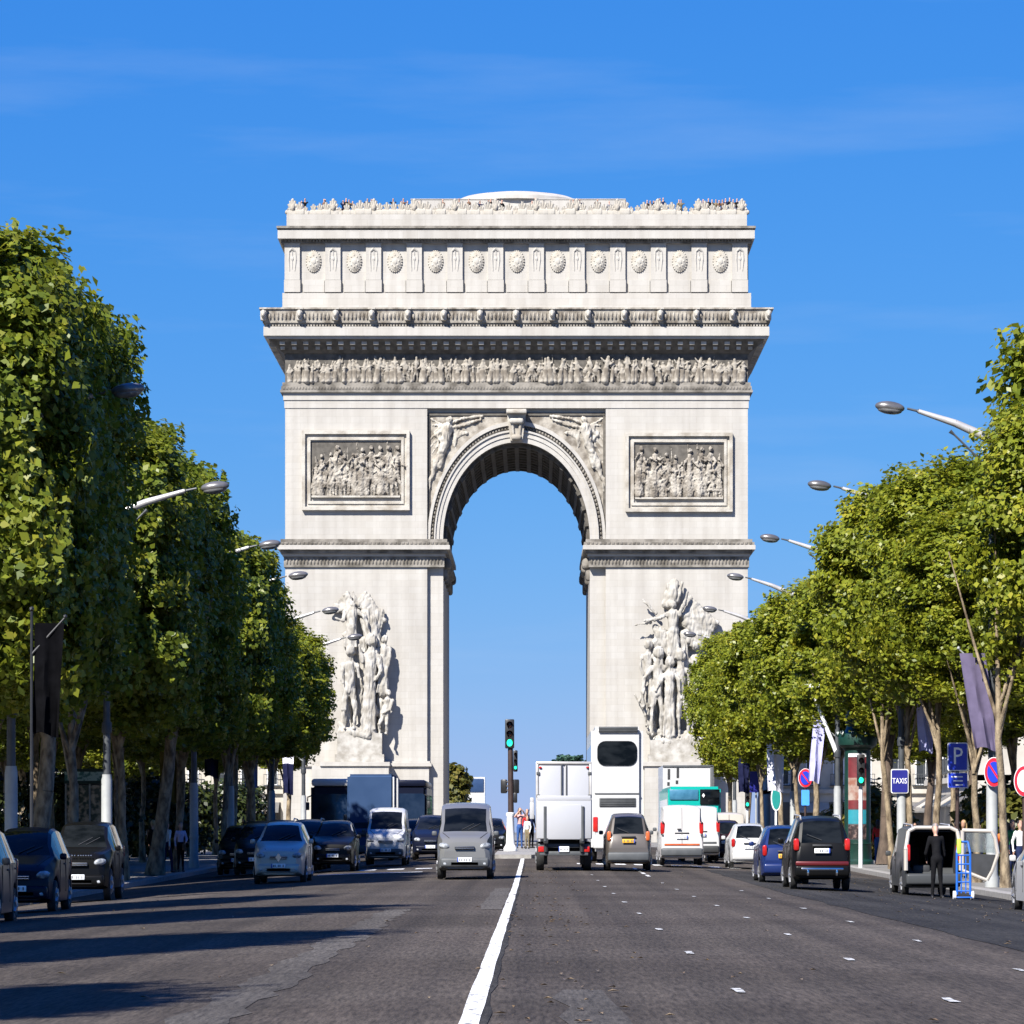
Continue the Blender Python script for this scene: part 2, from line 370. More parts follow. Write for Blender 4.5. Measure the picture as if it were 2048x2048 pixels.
def strip(name, x0, x1, y0, y1, m, lift=.006, n=None, wob=0.0, seed=0):
    rn = random.Random(seed); n = n or max(2, int((y1-y0)/3)+1); bm = B(); ys = lin(y0, y1, n); pr = None
    for y in ys:
        w0, w1 = rn.uniform(-wob, wob), rn.uniform(-wob, wob)
        k = 4; row = [bm.verts.new((x, y, zroad(x, y)+lift)) for x in lin(x0+w0, x1+w1, k)]
        if pr:
            for i in range(k-1): bm.faces.new((pr[i], pr[i+1], row[i+1], row[i]))
        pr = row
    o = link(name, tomesh(bm, name, m, 60)); o['kind'] = 'structure'; return o
strip('newer_asphalt_lane', 5.3, KERB-.03, 12, 122, M['asphalt_new'], .004, wob=.08, seed=3)
strip('worn_strip', -2.35, -1.95, 20, 62, M['asphalt_pale'], .004, n=60, wob=.07, seed=5)
strip('worn_strip', -.85, -.5, 61, 84, M['asphalt_pale'], .004, n=12, wob=.04, seed=6)
strip('worn_strip', .2, .55, 14, 30, M['asphalt_pale'], .004, n=12, wob=.08, seed=16)
strip('tar_band', -.40, -.30, -10, 130, M['asphalt_new'], .005, n=90, wob=.03, seed=7)
strip('centre_line', -.475, -.345, -10, 141, M['paint'], .010, n=90, wob=.006, seed=8)
for k in range(9): strip('lane_mark', 1.52, 1.59, 29.6+9.4*k, 30.4+9.4*k, M['stud'], .009, n=3, wob=.012, seed=20+k)
for k in range(8): strip('lane_mark', 3.02, 3.09, 28.5+9.2*k, 29.25+9.2*k, M['stud'], .009, n=3, wob=.012, seed=40+k)
for k in range(7): strip('lane_mark', 4.44, 4.51, 26.1+9.7*k, 26.8+9.7*k, M['stud'], .009, n=3, wob=.012, seed=60+k)
for k in range(4): strip('lane_mark', 3.0, 3.1, 104+4.5*k, 106.6+4.5*k, M['paint'], .009, n=3, seed=80+k)
for k in range(9):
    strip('crossing_bar', 1.4+.62*k, 1.75+.62*k, 127, 129.4, M['paint'], .011, n=3, seed=90+k)
for k in range(6):
    strip('crossing_bar', -7.0+.85*k, -6.5+.85*k, 118.5, 120.3, M['paint'], .011, n=3, seed=110+k)
strip('lane_mark', -6.2, -3.2, 112.0, 113.0, M['paint'], .011, n=3, seed=120)

# median island in front of the signal mast
ISL_Y0, ISL_Y1 = 142, 185
bm = B(); ring = []
pts = [(-1.45, ISL_Y0+.5), (-1.2, ISL_Y0), (-.1, ISL_Y0), (.12, ISL_Y0+.5), (.2, ISL_Y1), (-1.45, ISL_Y1)]
lo_ = [bm.verts.new((x, y, zp(y)-.1)) for x, y in pts]; hi_ = [bm.verts.new((x, y, zp(y)+.14)) for x, y in pts]
bm.faces.new(hi_)
for i in range(6): bm.faces.new((lo_[i], lo_[(i+1)%6], hi_[(i+1)%6], hi_[i]))
o = link('traffic_island', tomesh(bm, 'traffic_island', M['kerb'], 30)); o['kind'] = 'structure'
# ------------------------------------------------------------------ the triumphal arch
AD = 300.0
K = .53 * AD / FPX                       # metres on the arch front per unit of the survey grid below
ACX = (974.5*.53 - 534) * AD / FPX
def X(u): return (u - 974.5) * K
def Z(v): return (1569 - v) * K + .81
arch = thing('triumphal_arch', 'huge pale stone triumphal arch closing the avenue', 'arch', (ACX, AD, .4))
DEP, HW, BAY = 22.2, 17.66, X(974.5 + 168.5)
def aring(bm, p, z0, z1, x0=-HW, x1=HW, y0=0.0, y1=DEP, mi=0, p2=None):
    """band running round the block, standing p proud of it"""
    tp = None if p2 is None else (p2-p, p2-p)
    box(bm, x0-p, x1+p, y0-p, y1+p, z0, z1, mi, tp)
# piers
for s in (-1, 1):
    bm = B(); x0, x1 = (-HW, -BAY) if s < 0 else (BAY, HW)
    box(bm, x0, x1, 0, DEP, -.6, Z(770)); part('pier', bm, M['stone'], arch, ang=None)
# central bay with the round-headed passage
A0, RISE, ZS = X(974.5+138.5), (1018-834)*K, Z(1018)
REC = .44
bm = B(); N = 56
arc = [(A0*math.cos(math.pi*i/N), ZS + RISE*math.sin(math.pi*i/N)) for i in range(N+1)]
for y, flip in ((REC, False), (DEP-REC, True)):
    bot = [bm.verts.new((x, y, z)) for x, z in arc]; top = [bm.verts.new((x, y, Z(770))) for x, z in arc]
    for i in range(N): bm.faces.new((bot[i], bot[i+1], top[i+1], top[i]))
    for s in (0, N):
        xo = BAY if s == 0 else -BAY
        a, b, c, d = bm.verts.new((xo, y, -.6)), bm.verts.new((arc[s][0], y, -.6)), bot[s], bm.verts.new((xo, y, ZS))
        bm.faces.new((a, b, c, d)); bm.faces.new((d, c, top[s], bm.verts.new((xo, y, Z(770)))))
    if not flip: f_bot = bot
inner = [(A0, -.6)] + arc + [(-A0, -.6)]
a = [bm.verts.new((x, REC, z)) for x, z in inner]; b = [bm.verts.new((x, DEP-REC, z)) for x, z in inner]
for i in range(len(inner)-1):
    f = bm.faces.new((a[i], a[i+1], b[i+1], b[i])); f.material_index = 1 if 0 < i < len(inner)-2 else 0  # vault underside gets the darker stone, its shade painted in
part('central_bay', bm, [M['stone'], M['grime_shade']], arch, ang=30)
# coffered vault ribs
def half_ring(bm, s0, s1, y0, y1, a=A0, rise=RISE, n=56, t0=0.0, t1=math.pi):
    pts0 = [(a*s0*math.cos(t0+(t1-t0)*i/n), ZS + rise*s0*math.sin(t0+(t1-t0)*i/n)) for i in range(n+1)]
    pts1 = [(a*s1*math.cos(t0+(t1-t0)*i/n), ZS + rise*s1*math.sin(t0+(t1-t0)*i/n)) for i in range(n+1)]
    rows = [[bm.verts.new((x, y, z)) for x, z in p] for p, y in ((pts0, y0), (pts1, y0), (pts1, y1), (pts0, y1))]
    for k in range(4):
        r0, r1 = rows[k], rows[(k+1) % 4]
        for i in range(n): bm.faces.new((r0[i], r0[i+1], r1[i+1], r1[i]))
bm = B()
for k in range(10):
    y = 1.2 + k*2.18; half_ring(bm, .965, 1.01, y, y+.55)
for k in range(1, 18):
    t = math.pi*k/18; cx, cz = A0*.985*math.cos(t), ZS + RISE*.985*math.sin(t)
    t2 = bmesh.new(); box(t2, -.16, .16, 1.0, DEP-1.2, -.22, .22)
    merge(bm, t2, 0, Matrix.Translation((cx, 0, cz)) @ Matrix.Rotation(math.pi/2-t, 4, 'Y'))
part('vault_ribs', bm, M['soot'], arch, ang=30)  # ribs coloured dark to stand for shade in the vault
# archivolt mouldings
bm = B()
half_ring(bm, 1.001, 1.055, REC-.22, REC+.1); half_ring(bm, 1.055, 1.105, REC-.30, REC+.1); half_ring(bm, 1.105, 1.125, REC-.42, REC+.1)
half_ring(bm, 1.175, 1.215, REC-.30, REC+.1)
part('archivolt', bm, M['stone'], arch, ang=30)
bm = B()
for k in range(84):
    t = math.pi*(k+.5)/84; s = 1.15
    ball(bm, (A0*s*math.cos(t), REC-.06, ZS+RISE*s*math.sin(t)), (.13, .16, .17), 1)
o = part('bead_moulding', bm, M['grime_shade'], arch); o['kind'] = 'stuff'
# keystone scroll
bm = B()
prism(bm, [(X(963), Z(832)), (X(986), Z(832)), (X(992), Z(782)), (X(957), Z(782))], -.35, REC+.1)
rbox(bm, 0, -.35, Z(778)+.0, 1.55, 1.5, .32, .08); rbox(bm, 0, -.52, Z(795), 1.1, .5, .5, .2, 3); rbox(bm, 0, -.42, Z(826), .8, .45, .45, .2, 3)
for s in (-1, 1): tube(bm, (s*.3, -.42, Z(800)), (s*.22, -.42, Z(822)), .12, .1, 8)
part('keystone', bm, M['carved'], arch)
# winged figures of the spandrels
def sp(zx, zy, y, r): return ((X(509+.244*zx), y, Z(735.5+.244*zy)), r)
def cap(a, b): return (a[0], a[1], b[0], b[1])
yy = REC - .12
caps = [cap(sp(1385,232,yy-.15,.24), sp(1392,215,yy-.1,.18)), cap(sp(1375,285,yy-.1,.38), sp(1352,420,yy-.05,.34)),
        cap(sp(1352,420,yy-.05,.34), sp(1285,560,yy,.26)), cap(sp(1285,560,yy,.24), sp(1240,700,yy,.14)), cap(sp(1345,430,yy,.28), sp(1310,590,yy,.2)),
        cap(sp(1235,690,yy,.16), sp(1232,780,yy,.1)), cap(sp(1400,290,yy,.16), sp(1500,270,yy,.13)), cap(sp(1500,270,yy,.12), sp(1630,225,yy,.1)),
        cap(sp(1395,255,yy,.14), sp(1500,215,yy,.11)), cap(sp(1500,215,yy,.1), sp(1640,200,yy,.13)), cap(sp(1350,290,yy,.15), sp(1285,345,yy,.12)), cap(sp(1285,345,yy,.12), sp(1330,400,yy,.11))]
for k in range(5): caps.append(cap(sp(1330,270,yy+.05,.14), sp(1240+14*k,215+55*k,yy+.1,.08)))
for k in range(6): caps.append(cap(sp(1420+22*k,300+6*k,yy+.08,.14), sp(1440-8*k,470-20*k,yy+.12,.08)))
caps += [cap(sp(1240,620-60*k,yy+.14,.1), sp(1290,560-60*k,yy+.14,.1)) for k in range(5)]
vm = blob(caps, .06, 1, (.09, 2.2, 1.2), name='spandrel_figure'); vm.materials.append(M['carved']); smooth_mesh(vm, 60)
part('spandrel_figure', vm, None, arch)
vm2 = vm.copy()
for v in vm2.vertices: v.co.x *= -1
vm2.flip_normals(); part('spandrel_figure', vm2, None, arch)
bm = B()
box(bm, X(808), X(1141), REC-.14, REC+.05, Z(783), Z(777.5)); box(bm, X(806), X(811), REC-.14, REC+.05, Z(1010), Z(784))
box(bm, X(1138), X(1143), REC-.14, REC+.05, Z(1010), Z(784)); part('spandrel_frame', bm, M['soot'], arch, ang=None)
for s in (-1, 1):
    bm = B(); n = 24; t0, t1 = R(8), R(84); pa, pb = [], []
    for i in range(n+1):
        t = t0 + (t1-t0)*i/n; pa.append((s*A0*1.218*math.cos(t), ZS + RISE*1.218*math.sin(t)))
    lo_ = [bm.verts.new((x, REC-.025, z)) for x, z in pa]; hi_ = [bm.verts.new((s*(BAY-.2) if abs(x) > 3.6 else x, REC-.025, z if abs(x) > 3.6 else Z(784))) for x, z in pa]
    for i in range(n): bm.faces.new((lo_[i], lo_[i+1], hi_[i+1], hi_[i]))
    cr_ = bm.verts.new((s*(BAY-.2), REC-.025, Z(784)))
    k = next(i for i in range(n+1) if abs(pa[i][0]) <= 3.6); bm.faces.new((hi_[k-1], hi_[k], cr_))
    part('spandrel_ground', bm, M['relief'], arch, ang=None)
bm = B(); box(bm, X(808), X(1141), REC-.05, REC+.04, Z(784.5), Z(783.2)); part('spandrel_fillet', bm, M['grime_shade'], arch, ang=None)

# impost cornice round each pier and into the passage
for s in (-1, 1):
    x0, x1 = (-HW, -A0) if s < 0 else (A0, HW)
    bm = B()
    for p, v0, v1, mi in ((.16, 1070, 1050, 1), (.30, 1050, 1045, 0), (.55, 1045, 1038, 1), (.92, 1038, 1030, 0), (.80, 1030, 1024, 1), (.55, 1024, 1018, 1)):
        box(bm, x0-p*.58, x1+p*.58, -p, DEP+p, Z(v0), Z(v1), mi)
    t = -.05
    for k in range(46):                                    # palmette frieze, in low relief
        xx = x0 + (x1-x0)*(k+.5)/46; ball(bm, (xx, -.17, Z(1060)), (.085, .1, .26), 1, 1)
    for k in range(40):
        xx = x0-.3 + (x1-x0+.6)*(k+.5)/40; box(bm, xx-.09, xx+.09, -.86, -.5, Z(1027.4), Z(1024.1), 1)
    part('impost_cornice', bm, [M['stone'], M['grime_shade']], arch, ang=30)  # dark bands partly painted shade under the mouldings
    xi = -A0 if s < 0 else A0                               # capital scrolls inside the passage
    for k in range(5):
        bm = B()
        y = 1.2 + k*4.6; rbox(bm, xi - s*.25, y+.4, Z(1062), .7, 1.3, .9, .3, 3); rbox(bm, xi - s*.1, y+.4, Z(1080), .45, .9, 1.1, .2, 2)
        part('passage_bracket', bm, M['grime_shade'], arch)
# base mouldings
for s in (-1, 1):
    x0, x1 = (-HW, -BAY) if s < 0 else (BAY, HW)
    bm = B()
    box(bm, x0-.14, x1+.14, -.14, DEP+.14, -.6, Z(1446)); box(bm, x0-.34, x1+.34, -.34, DEP+.34, Z(1446), Z(1440)); box(bm, x0-.22, x1+.22, -.22, DEP+.22, Z(1440), Z(1436))
    part('pier_base', bm, M['stone'], arch, ang=None)

# entablature
bm = B(); aring(bm, .06, Z(770)-.001, Z(755)); aring(bm, .14, Z(755), Z(741)); part('architrave', bm, M['stone'], arch, ang=None)
bm = B(); aring(bm, .36, Z(741), Z(736)); aring(bm, .28, Z(736), Z(729)); aring(bm, .2, Z(729), Z(722))
for k in range(150):
    xx = -HW-.2 + (2*HW+.4)*(k+.5)/150; box(bm, xx-.07, xx+.07, -.34, -.2, Z(734.4), Z(730.2))
part('frieze_moulding', bm, M['grime_shade'], arch, ang=None)
bm = B(); aring(bm, .0, Z(722), Z(664)); part('frieze_ground', bm, M['soot'], arch, ang=None)  # shade between the figures painted into this ground
# marching figures of the frieze
rn = random.Random(4)
def relief_man(rn, h, arms=True):
    w = .16*h/2; lean = rn.uniform(-.12, .12)*h; c = []
    hip = (0, 0, .48*h); nk = (lean*.5, 0, .82*h)
    c.append((hip, .1*h, nk, .085*h)); c.append(((lean*.6, -.03*h, .93*h), .068*h, (lean*.6, -.03*h, .95*h), .06*h))
    st = rn.uniform(.05, .16)*h
    if rn.random() < .45: c.append((hip, .12*h, (lean*.1, 0, .05*h), .15*h))
    for s in (-1, 1):
        c.append(((0, 0, .46*h), .075*h, (s*st, -.02*h, .24*h), .055*h)); c.append(((s*st, -.02*h, .24*h), .055*h, (s*st*1.2, 0, .02*h), .04*h))
        e = (lean*.5+s*.12*h, -.05*h, rn.uniform(.58, .78)*h); c.append(((nk[0]+s*.06*h, 0, .78*h), .045*h, e, .04*h))
        c.append((e, .04*h, (e[0]+rn.uniform(-.12, .16)*h, -.08*h, e[2]+rn.uniform(-.12, .22)*h), .03*h))
    if rn.random() < .6:
        xs = rn.uniform(-.15, .15)*h; c.append(((xs, 0, .1*h), .022*h, (xs+rn.uniform(-.06, .06)*h, 0, 1.08*h), .02*h))
    return c
HF = (720-671)*K
variants = []
for k in range(12):
    me = blob([(Vector(a), ra, Vector(b), rb) for a, ra, b, rb in relief_man(rn, HF)], .07, 1, (.03, 3, 2), name='frieze_figure'); me.materials.append(M['relief']); smooth_mesh(me, 60); variants.append(me)
NF = 112
for k in range(NF):
    o = link('frieze_figure', variants[rn.randrange(12)], arch, (-HW+.25 + (2*HW-.5)*(k+.5)/NF + rn.uniform(-.09, .09), rn.uniform(-.16, .12), Z(721.5)))
    o.scale = (rn.choice((-1, 1))*rn.uniform(.6, 1.15), 1.1, rn.uniform(.66, 1.06)); o.rotation_euler = (0, rn.uniform(-.16, .16), 0)
# coved underside with its brackets, then the great cornice
bm = B(); aring(bm, .12, Z(667), Z(643), p2=1.2); part('cove', bm, M['soot'], arch, ang=None)  # shadow under the cornice put into the cove colour
bm = B()
for k in range(41):
    xx = -HW-.6 + (2*HW+1.2)*(k+.5)/41; box(bm, xx-.2, xx+.2, -1.0, -.2, Z(653), Z(645.5))
for k in range(41):
    xx = -HW-.6 + (2*HW+1.2)*(k+.5)/41; box(bm, xx-.16, xx+.16, -.62, -.1, Z(661), Z(653.2))
for s in (-1, 1):
    for k in range(24):
        y = (k+.5)/24*DEP; box(bm, s*HW + (.2 if s > 0 else -1.22), s*HW + (1.22 if s > 0 else -.2), y-.2, y+.2, Z(654), Z(645.5))
o = part('cornice_brackets', bm, M['carved'], arch, ang=None); o['kind'] = 'stuff'
bm = B(); aring(bm, 1.36, Z(643), Z(638)); aring(bm, 1.55, Z(638), Z(621)); part('great_cornice', bm, M['stone'], arch, ang=None)
bm = B(); aring(bm, 1.36, Z(621), Z(617)); aring(bm, 1.60, Z(614), Z(589), p2=1.75); aring(bm, 1.86, Z(589), Z(586)); aring(bm, 1.45, Z(617), Z(614))
for k in range(170):
    xx = -HW-1.4 + (2*HW+2.8)*(k+.5)/170; box(bm, xx-.06, xx+.06, -1.52, -1.3, Z(620.4), Z(617.1))
for k in range(130):
    xx = -HW-1.5 + (2*HW+3.0)*(k+.5)/130; ball(bm, (xx, -1.72, Z(601)), (.1, .1, .3), 1)
part('cornice_gutter', bm, M['relief'], arch, ang=30)
lm = B(); rbox(lm, 0, -.05, 0, .62, .75, .95, .12); ball(lm, (0, -.5, .05), (.27, .3, .36), 2); rbox(lm, 0, -.1, .5, .8, .9, .12, .02); ball(lm, (0, -.72, -.06), (.14, .14, .13), 1); ball(lm, (0, -.3, .1), (.38, .2, .42), 1)
lme = tomesh(lm, 'lion_head', M['carved'])
for k in range(15): link('lion_head', lme, arch, (X(500 + 67.65*k), -1.68, Z(600))).scale = (.72, .8, .92)
# attic
bm = B(); box(bm, X(537), X(1412), .1, DEP-.1, Z(586)-.01, Z(428)); part('attic_wall', bm, M['stone'], arch, ang=None)
bm = B(); box(bm, X(533), X(1417), -.12, DEP+.12, Z(600), Z(553)); box(bm, X(531), X(1419), -.2, DEP+.2, Z(600), Z(580)); part('attic_plinth', bm, M['stone'], arch, ang=None)
# pedestal course under each bay, with a gap at the joint
def deco(bm, y):
    path(bm, [(-.22, y, .75), (0, y-.06, .95), (.22, y, .75)], [.07, .09, .07], 6)
    for s in (-1, 1): path(bm, [(s*.24, y, .75), (s*.27, y, .1), (s*.2, y, -.75)], [.05, .07, .03], 6)
    path(bm, [(0, y, .85), (0, y, -.6)], [.05, .03], 6)
    ball(bm, (0, y, .2), (.13, .08, .2), 1)
pm = B(); zt, zb, zb2 = Z(461)-Z(493), Z(528)-Z(493), Z(551.5)-Z(493)
box(pm, -.58, .58, -.15, .12, zb, zt); box(pm, -.62, .62, -.22, .12, zt, zt+.2); box(pm, -.62, .62, -.2, .12, zb2, zb-.02); deco(pm, -.16)
pme = tomesh(pm, 'attic_pilaster', M['stone'])
for k in range(12): link('attic_pilaster', pme, arch, (X(551.5 + 76.75*k), 0, Z(493)))
for k in range(11):
    bm = B()
    xa, xb = X(551.5+76.75*k)+.83, X(551.5+76.75*(k+1))-.66; box(bm, xa, xb, -.08, .12, Z(551.5), Z(528.6))
    part('attic_course', bm, M['stone'], arch, ang=None)
sm = B(); t2 = bmesh.new(); bmesh.ops.create_uvsphere(t2, u_segments=24, v_segments=12, radius=1)
merge(sm, t2, 0, Matrix.Diagonal((.56, .26, .82, 1)))
for k in range(24):
    t = 2*math.pi*k/24; ball(sm, (.53*math.cos(t), -.06, .78*math.sin(t)), (.075, .07, .09), 1)
ball(sm, (0, -.24, 0), (.2, .1, .29), 1)
for k in range(8):
    t = 2*math.pi*k/8; ball(sm, (.3*math.cos(t), -.2, .44*math.sin(t)), (.07, .07, .1), 1)
sme = tomesh(sm, 'attic_shield', M['carved'], 50)
for k in range(11): link('attic_shield', sme, arch, (X(591.5 + 76.75*k), .1, Z(493)))
# top cornice
bm = B(); box(bm, X(537)-.25, X(1412)+.25, -.25, DEP+.25, Z(460), Z(453))
for k in range(150):
    xx = X(537) + (X(1412)-X(537))*(k+.5)/150; box(bm, xx-.06, xx+.06, -.42, -.1, Z(457), Z(452.6))
part('attic_dentils', bm, M['grime_shade'], arch, ang=None)
bm = B(); box(bm, X(525), X(1423), -.72, DEP+.72, Z(452.5), Z(437)); part('attic_cornice', bm, M['stone'], arch, ang=None)
bm = B(); box(bm, X(527), X(1421), -.6, DEP+.6, Z(437), Z(433)); box(bm, X(523), X(1425), -.8, DEP+.8, Z(433), Z(429)); part('cornice_lip', bm, M['grime_shade'], arch, ang=None)
bm = B()
for y0, y1 in ((-.2, .5), (DEP-.5, DEP+.2)): box(bm, X(541), X(1409), y0, y1, Z(429), Z(405))
for x0, x1 in ((X(541), X(541)+.7), (X(1409)-.7, X(1409))): box(bm, x0, x1, .5, DEP-.5, Z(429), Z(405))
part('parapet', bm, M['stone'], arch, ang=None)
bm = B(); box(bm, X(545), X(1405), .5, DEP-.5, Z(425), Z(416)); part('roof_deck', bm, M['stone'], arch, ang=None)
# cresting of palmettes and masks along the parapet
am = B()
for k in range(7):
    t = math.pi*(k/6); path(am, [(0, 0, .25), (.36*math.cos(t), -.02, .35+.6*math.sin(t)+.1)], [.09, .1], 6)
rbox(am, 0, 0, .15, .8, .3, .34, .08); ball(am, (0, -.12, .5), (.2, .16, .28), 1); ball(am, (0, 0, 1.0), (.14, .12, .16), 1)
for s in (-1, 1): ball(am, (s*.42, 0, .2), (.16, .14, .18), 1)
ame = tomesh(am, 'palmette', M['carved'], 50)
am2 = B()
for k in range(5):
    t = math.pi*(k/4); path(am2, [(0, 0, .12), (.2*math.cos(t), -.02, .2+.3*math.sin(t))], [.06, .07], 6)
rbox(am2, 0, 0, .1, .5, .24, .22, .06)
for s in (-1, 1): ball(am2, (s*.3, 0, .1), (.12, .1, .12), 1)
ame2 = tomesh(am2, 'small_palmette', M['carved'], 50)
for k in range(12):
    link('palmette', ame, arch, (X(552 + 76.6*k) if k < 11 else X(1400), .1, Z(405.5))).scale = (1.05, 1, 1.12)
    if k < 11:
        for j in range(1, 6):
            o = link('small_palmette', ame2, arch, (X(552 + 76.6*(k + j/6)) + rn.uniform(-.06, .06), .1, Z(405.5))); q = rn.uniform(1.2, 2.3); o.scale = (q*.75, q*.8, q)
# terrace block and low dome on the roof
ZT = 1.02*(1569-375)*K + .81
bm = B(); box(bm, X(771), X(1183), 6, 16, Z(420), ZT-.06); box(bm, X(770), X(1184), 5.95, 16.05, ZT-.06, ZT); part('roof_terrace', bm, M['stone'], arch, ang=None)
bm = B(); lathe(bm, [(5.35, 0), (5.3, .3), (4.5, .66), (3.2, .9), (1.6, 1.05), (.1, 1.1)], 0, 0, 48); part('roof_dome', bm, M['stone'], arch, loc=(0, 11, ZT), ang=50)
# relief panels of the piers
for u0, u1, v0, v1, sd in ((570, 773, 813, 963, 1), (1180, 1382, 817, 966, 2)):
    bm = B()
    def frame(u0, u1, v0, v1, w, y, mi=0, wz=None):
        wz = wz or w*1.1
        box(bm, X(u0), X(u1), y, .02, Z(v0+wz), Z(v0), mi); box(bm, X(u0), X(u1), y, .02, Z(v1), Z(v1-wz), mi)
        box(bm, X(u0), X(u0+w), y+.001, .02, Z(v1-wz), Z(v0+wz), mi); box(bm, X(u1-w), X(u1), y+.001, .02, Z(v1-wz), Z(v0+wz), mi)
    frame(u0, u1, v0, v1, 6, -.36); frame(u0+6, u1-6, v0+7, v1-7, 5, -.1, 0); frame(u0+11, u1-11, v0+12, v1-12, 5, -.2, 0)
    part('panel_frame', bm, M['carved'], arch, ang=None)
    rn = random.Random(sd); h = (v1-v0-50)*K*.92; caps = []
    ub0, ub1 = u0+20, u1-20; n = 17
    for k in range(n):
        bx = X(ub0 + (ub1-ub0)*(k+.5)/n); by = -.02; hh = h*rn.uniform(.7, 1.12)
        for a, ra, b_, rb in relief_man(rn, hh*.98): 
            o_ = Vector((bx, by, Z(v1-27)))
            caps.append((Vector((a[0]*.8, a[1], a[2]))+o_, ra*.62, Vector((b_[0]*.8, b_[1], b_[2]))+o_, rb*.62))
        if k % 2: 
            zz = Z(v1-27)+rn.uniform(.15, .45)*h; caps.append((Vector((bx-.4, -.1, zz)), .14, Vector((bx+.45, -.1, zz+rn.uniform(-.5, .5))), .1))
    me = blob(caps, .045, 0, (.07, 3.2, 2.6), name='panel_relief'); me.materials.append(M['relief']); smooth_mesh(me, 60); part('panel_relief', me, None, arch)
    bm = B(); box(bm, X(u0+18), X(u1-18), -.3, .02, Z(v1-24), Z(v1-27.5)); box(bm, X(u0+16), X(u1-16), -.02, .02, Z(v1-24), Z(v0+20), 1); part('panel_ground', bm, [M['carved'], M['soot']], arch, ang=None)  # recess behind the figures coloured dark as shade

# sculpture groups before the piers, each a thing standing on its plinth
def sculpt(name, label, conv, figs, wings, pl):
    root = thing(name, label, 'sculpture', (ACX, AD, .4), group='sculpture groups before the piers')
    caps = []
    for f in figs:
        (hx, hy), (fx, fy), y, w = f[:4]; w = w*1.3; y = y*1.15; hx, hz = conv(hx, hy); fx, fz = conv(fx, fy)
        h = hz - fz; hd = h*.066
        caps.append(((hx, y-.12, hz), hd, (hx, y-.12, hz+hd*.5), hd*.9))
        sx, sz = hx + (fx-hx)*.17, hz-h*.17; px, pz = hx+(fx-hx)*.5, hz-h*.5
        caps.append(((hx, y-.05, hz-hd), hd*.6, (sx, y, sz), hd*.8))
        caps.append(((sx, y, sz), w*.55, (px, y, pz), w*.5))
        for s in (-1, 1): caps.append(((sx, y, sz), w*.3, (sx+s*w*.62, y-.05, sz-.02*h), w*.26))
        if f[4] == 'robe':
            caps.append(((px, y, pz), w*.52, (fx, y+.05, fz+.1), w*.62)); 
            for s in (-1, 0, 1): caps.append(((px+s*w*.3, y-.2, pz), w*.14, (fx+s*w*.55, y-.3, fz+.1), w*.12))
        else:
            for s in (-1, 1):
                kx = fx+s*w*(.45 + .2*(s > 0)); kz = fz+.25*h
                caps.append(((px+s*w*.25, y, pz), w*.32, (kx, y-.2, kz), w*.24)); caps.append(((kx, y-.2, kz), w*.23, (kx-s*w*.1, y-.02, fz), w*.15)); caps.append(((kx-s*w*.1, y-.02, fz+.06), .1, (kx-s*w*.1, y-.4, fz+.05), .09))
        for s, (ex, ey), (wx, wy) in f[5]:
            ex, ez = conv(ex, ey); wx, wz = conv(wx, wy)
            caps.append(((sx+s*w*.6, y-.05, sz), w*.24, (ex, y-.25, ez), w*.19)); caps.append(((ex, y-.25, ez), w*.19, (wx, y-.3, wz), w*.13)); 
    for a, b, r0, r1, y in wings:
        ax, az = conv(*a); bx, bz = conv(*b); caps.append(((ax, y, az), r0, (bx, y, bz), r1))
    rk = random.Random(len(figs))
    for k in range(12): caps.append(((rk.uniform(X(pl[4])+.2, X(pl[5])-.2), rk.uniform(-1.3, -.3), Z(pl[-1])-.1), rk.uniform(.25, .5), (rk.uniform(X(pl[4])+.3, X(pl[5])-.3), rk.uniform(-1.2, -.3), Z(pl[-1])+.05), rk.uniform(.2, .45)))
    me = blob(caps, .05, 0, (.085, 2.1, .75), name='figure_cluster', k=.08); me.materials.append(M['statue']); smooth_mesh(me, 70)
    part('carved_figures', me, None, root)
    (s0, s1, p0, p1, q0, q1, vt) = pl
    bm = B(); box(bm, X(q0), X(q1), -1.5, .03, Z(1424), Z(vt)+.0); box(bm, X(q0-4), X(q1+4), -1.65, .03, Z(1438.5), Z(1424)); 
    part('pedestal', bm, M['statue'], root, ang=30)
    bm = B(); box(bm, X(s0), X(s1), -2.0, .03, Z(1446), Z(1438.4)); box(bm, X(p0), X(p1), -1.85, .03, -.6, Z(1446)); part('plinth', bm, M['stone'], root, ang=None)
def cl(zx, zy): return X(547+.2538*zx), Z(1056+.2538*zy)
figsL = [((470,338),(455,660),-.75,.62,'robe',[(-1,(400,460),(345,440)),(1,(560,430),(600,560))]),
         ((455,690),(440,1260),-1.0,.62,'legs',[(-1,(395,830),(400,920)),(1,(510,800),(520,880))]),
         ((612,610),(585,1270),-.95,.68,'robe',[(1,(680,830),(640,900)),(-1,(545,760),(520,640))]),
         ((705,600),(690,1000),-.7,.5,'robe',[(1,(735,780),(700,930)),(-1,(650,700),(600,560))]),
         ((738,1000),(690,1300),-.9,.42,'legs',[(1,(745,1120),(690,1150))]), ((430,800),(420,1300),-.5,.5,'robe',[])]
wL = [((470,350),(430+0,250),.2,.12,-.5), ((560,420),(600,600),.5,.45,-.5), ((540,620),(560,900),.45,.4,-.5), ((660,640),(690,860),.4,.35,-.5), ((520,900),(520,1230),.35,.35,-.4), ((680,980),(690,1250),.35,.35,-.5), ((420,560),(480,680),.3,.35,-.5)]
for k in range(7): wL.append(((455,360),(300+22*k,390-24*k),.3,.17,-.45))
for k in range(8): wL.append(((520,330),(560+20*k,250+22*k+k*k),.3,.2,-.4))
for k in range(6): wL.append(((560,360),(690-5*k,390+28*k),.3,.2,-.4))
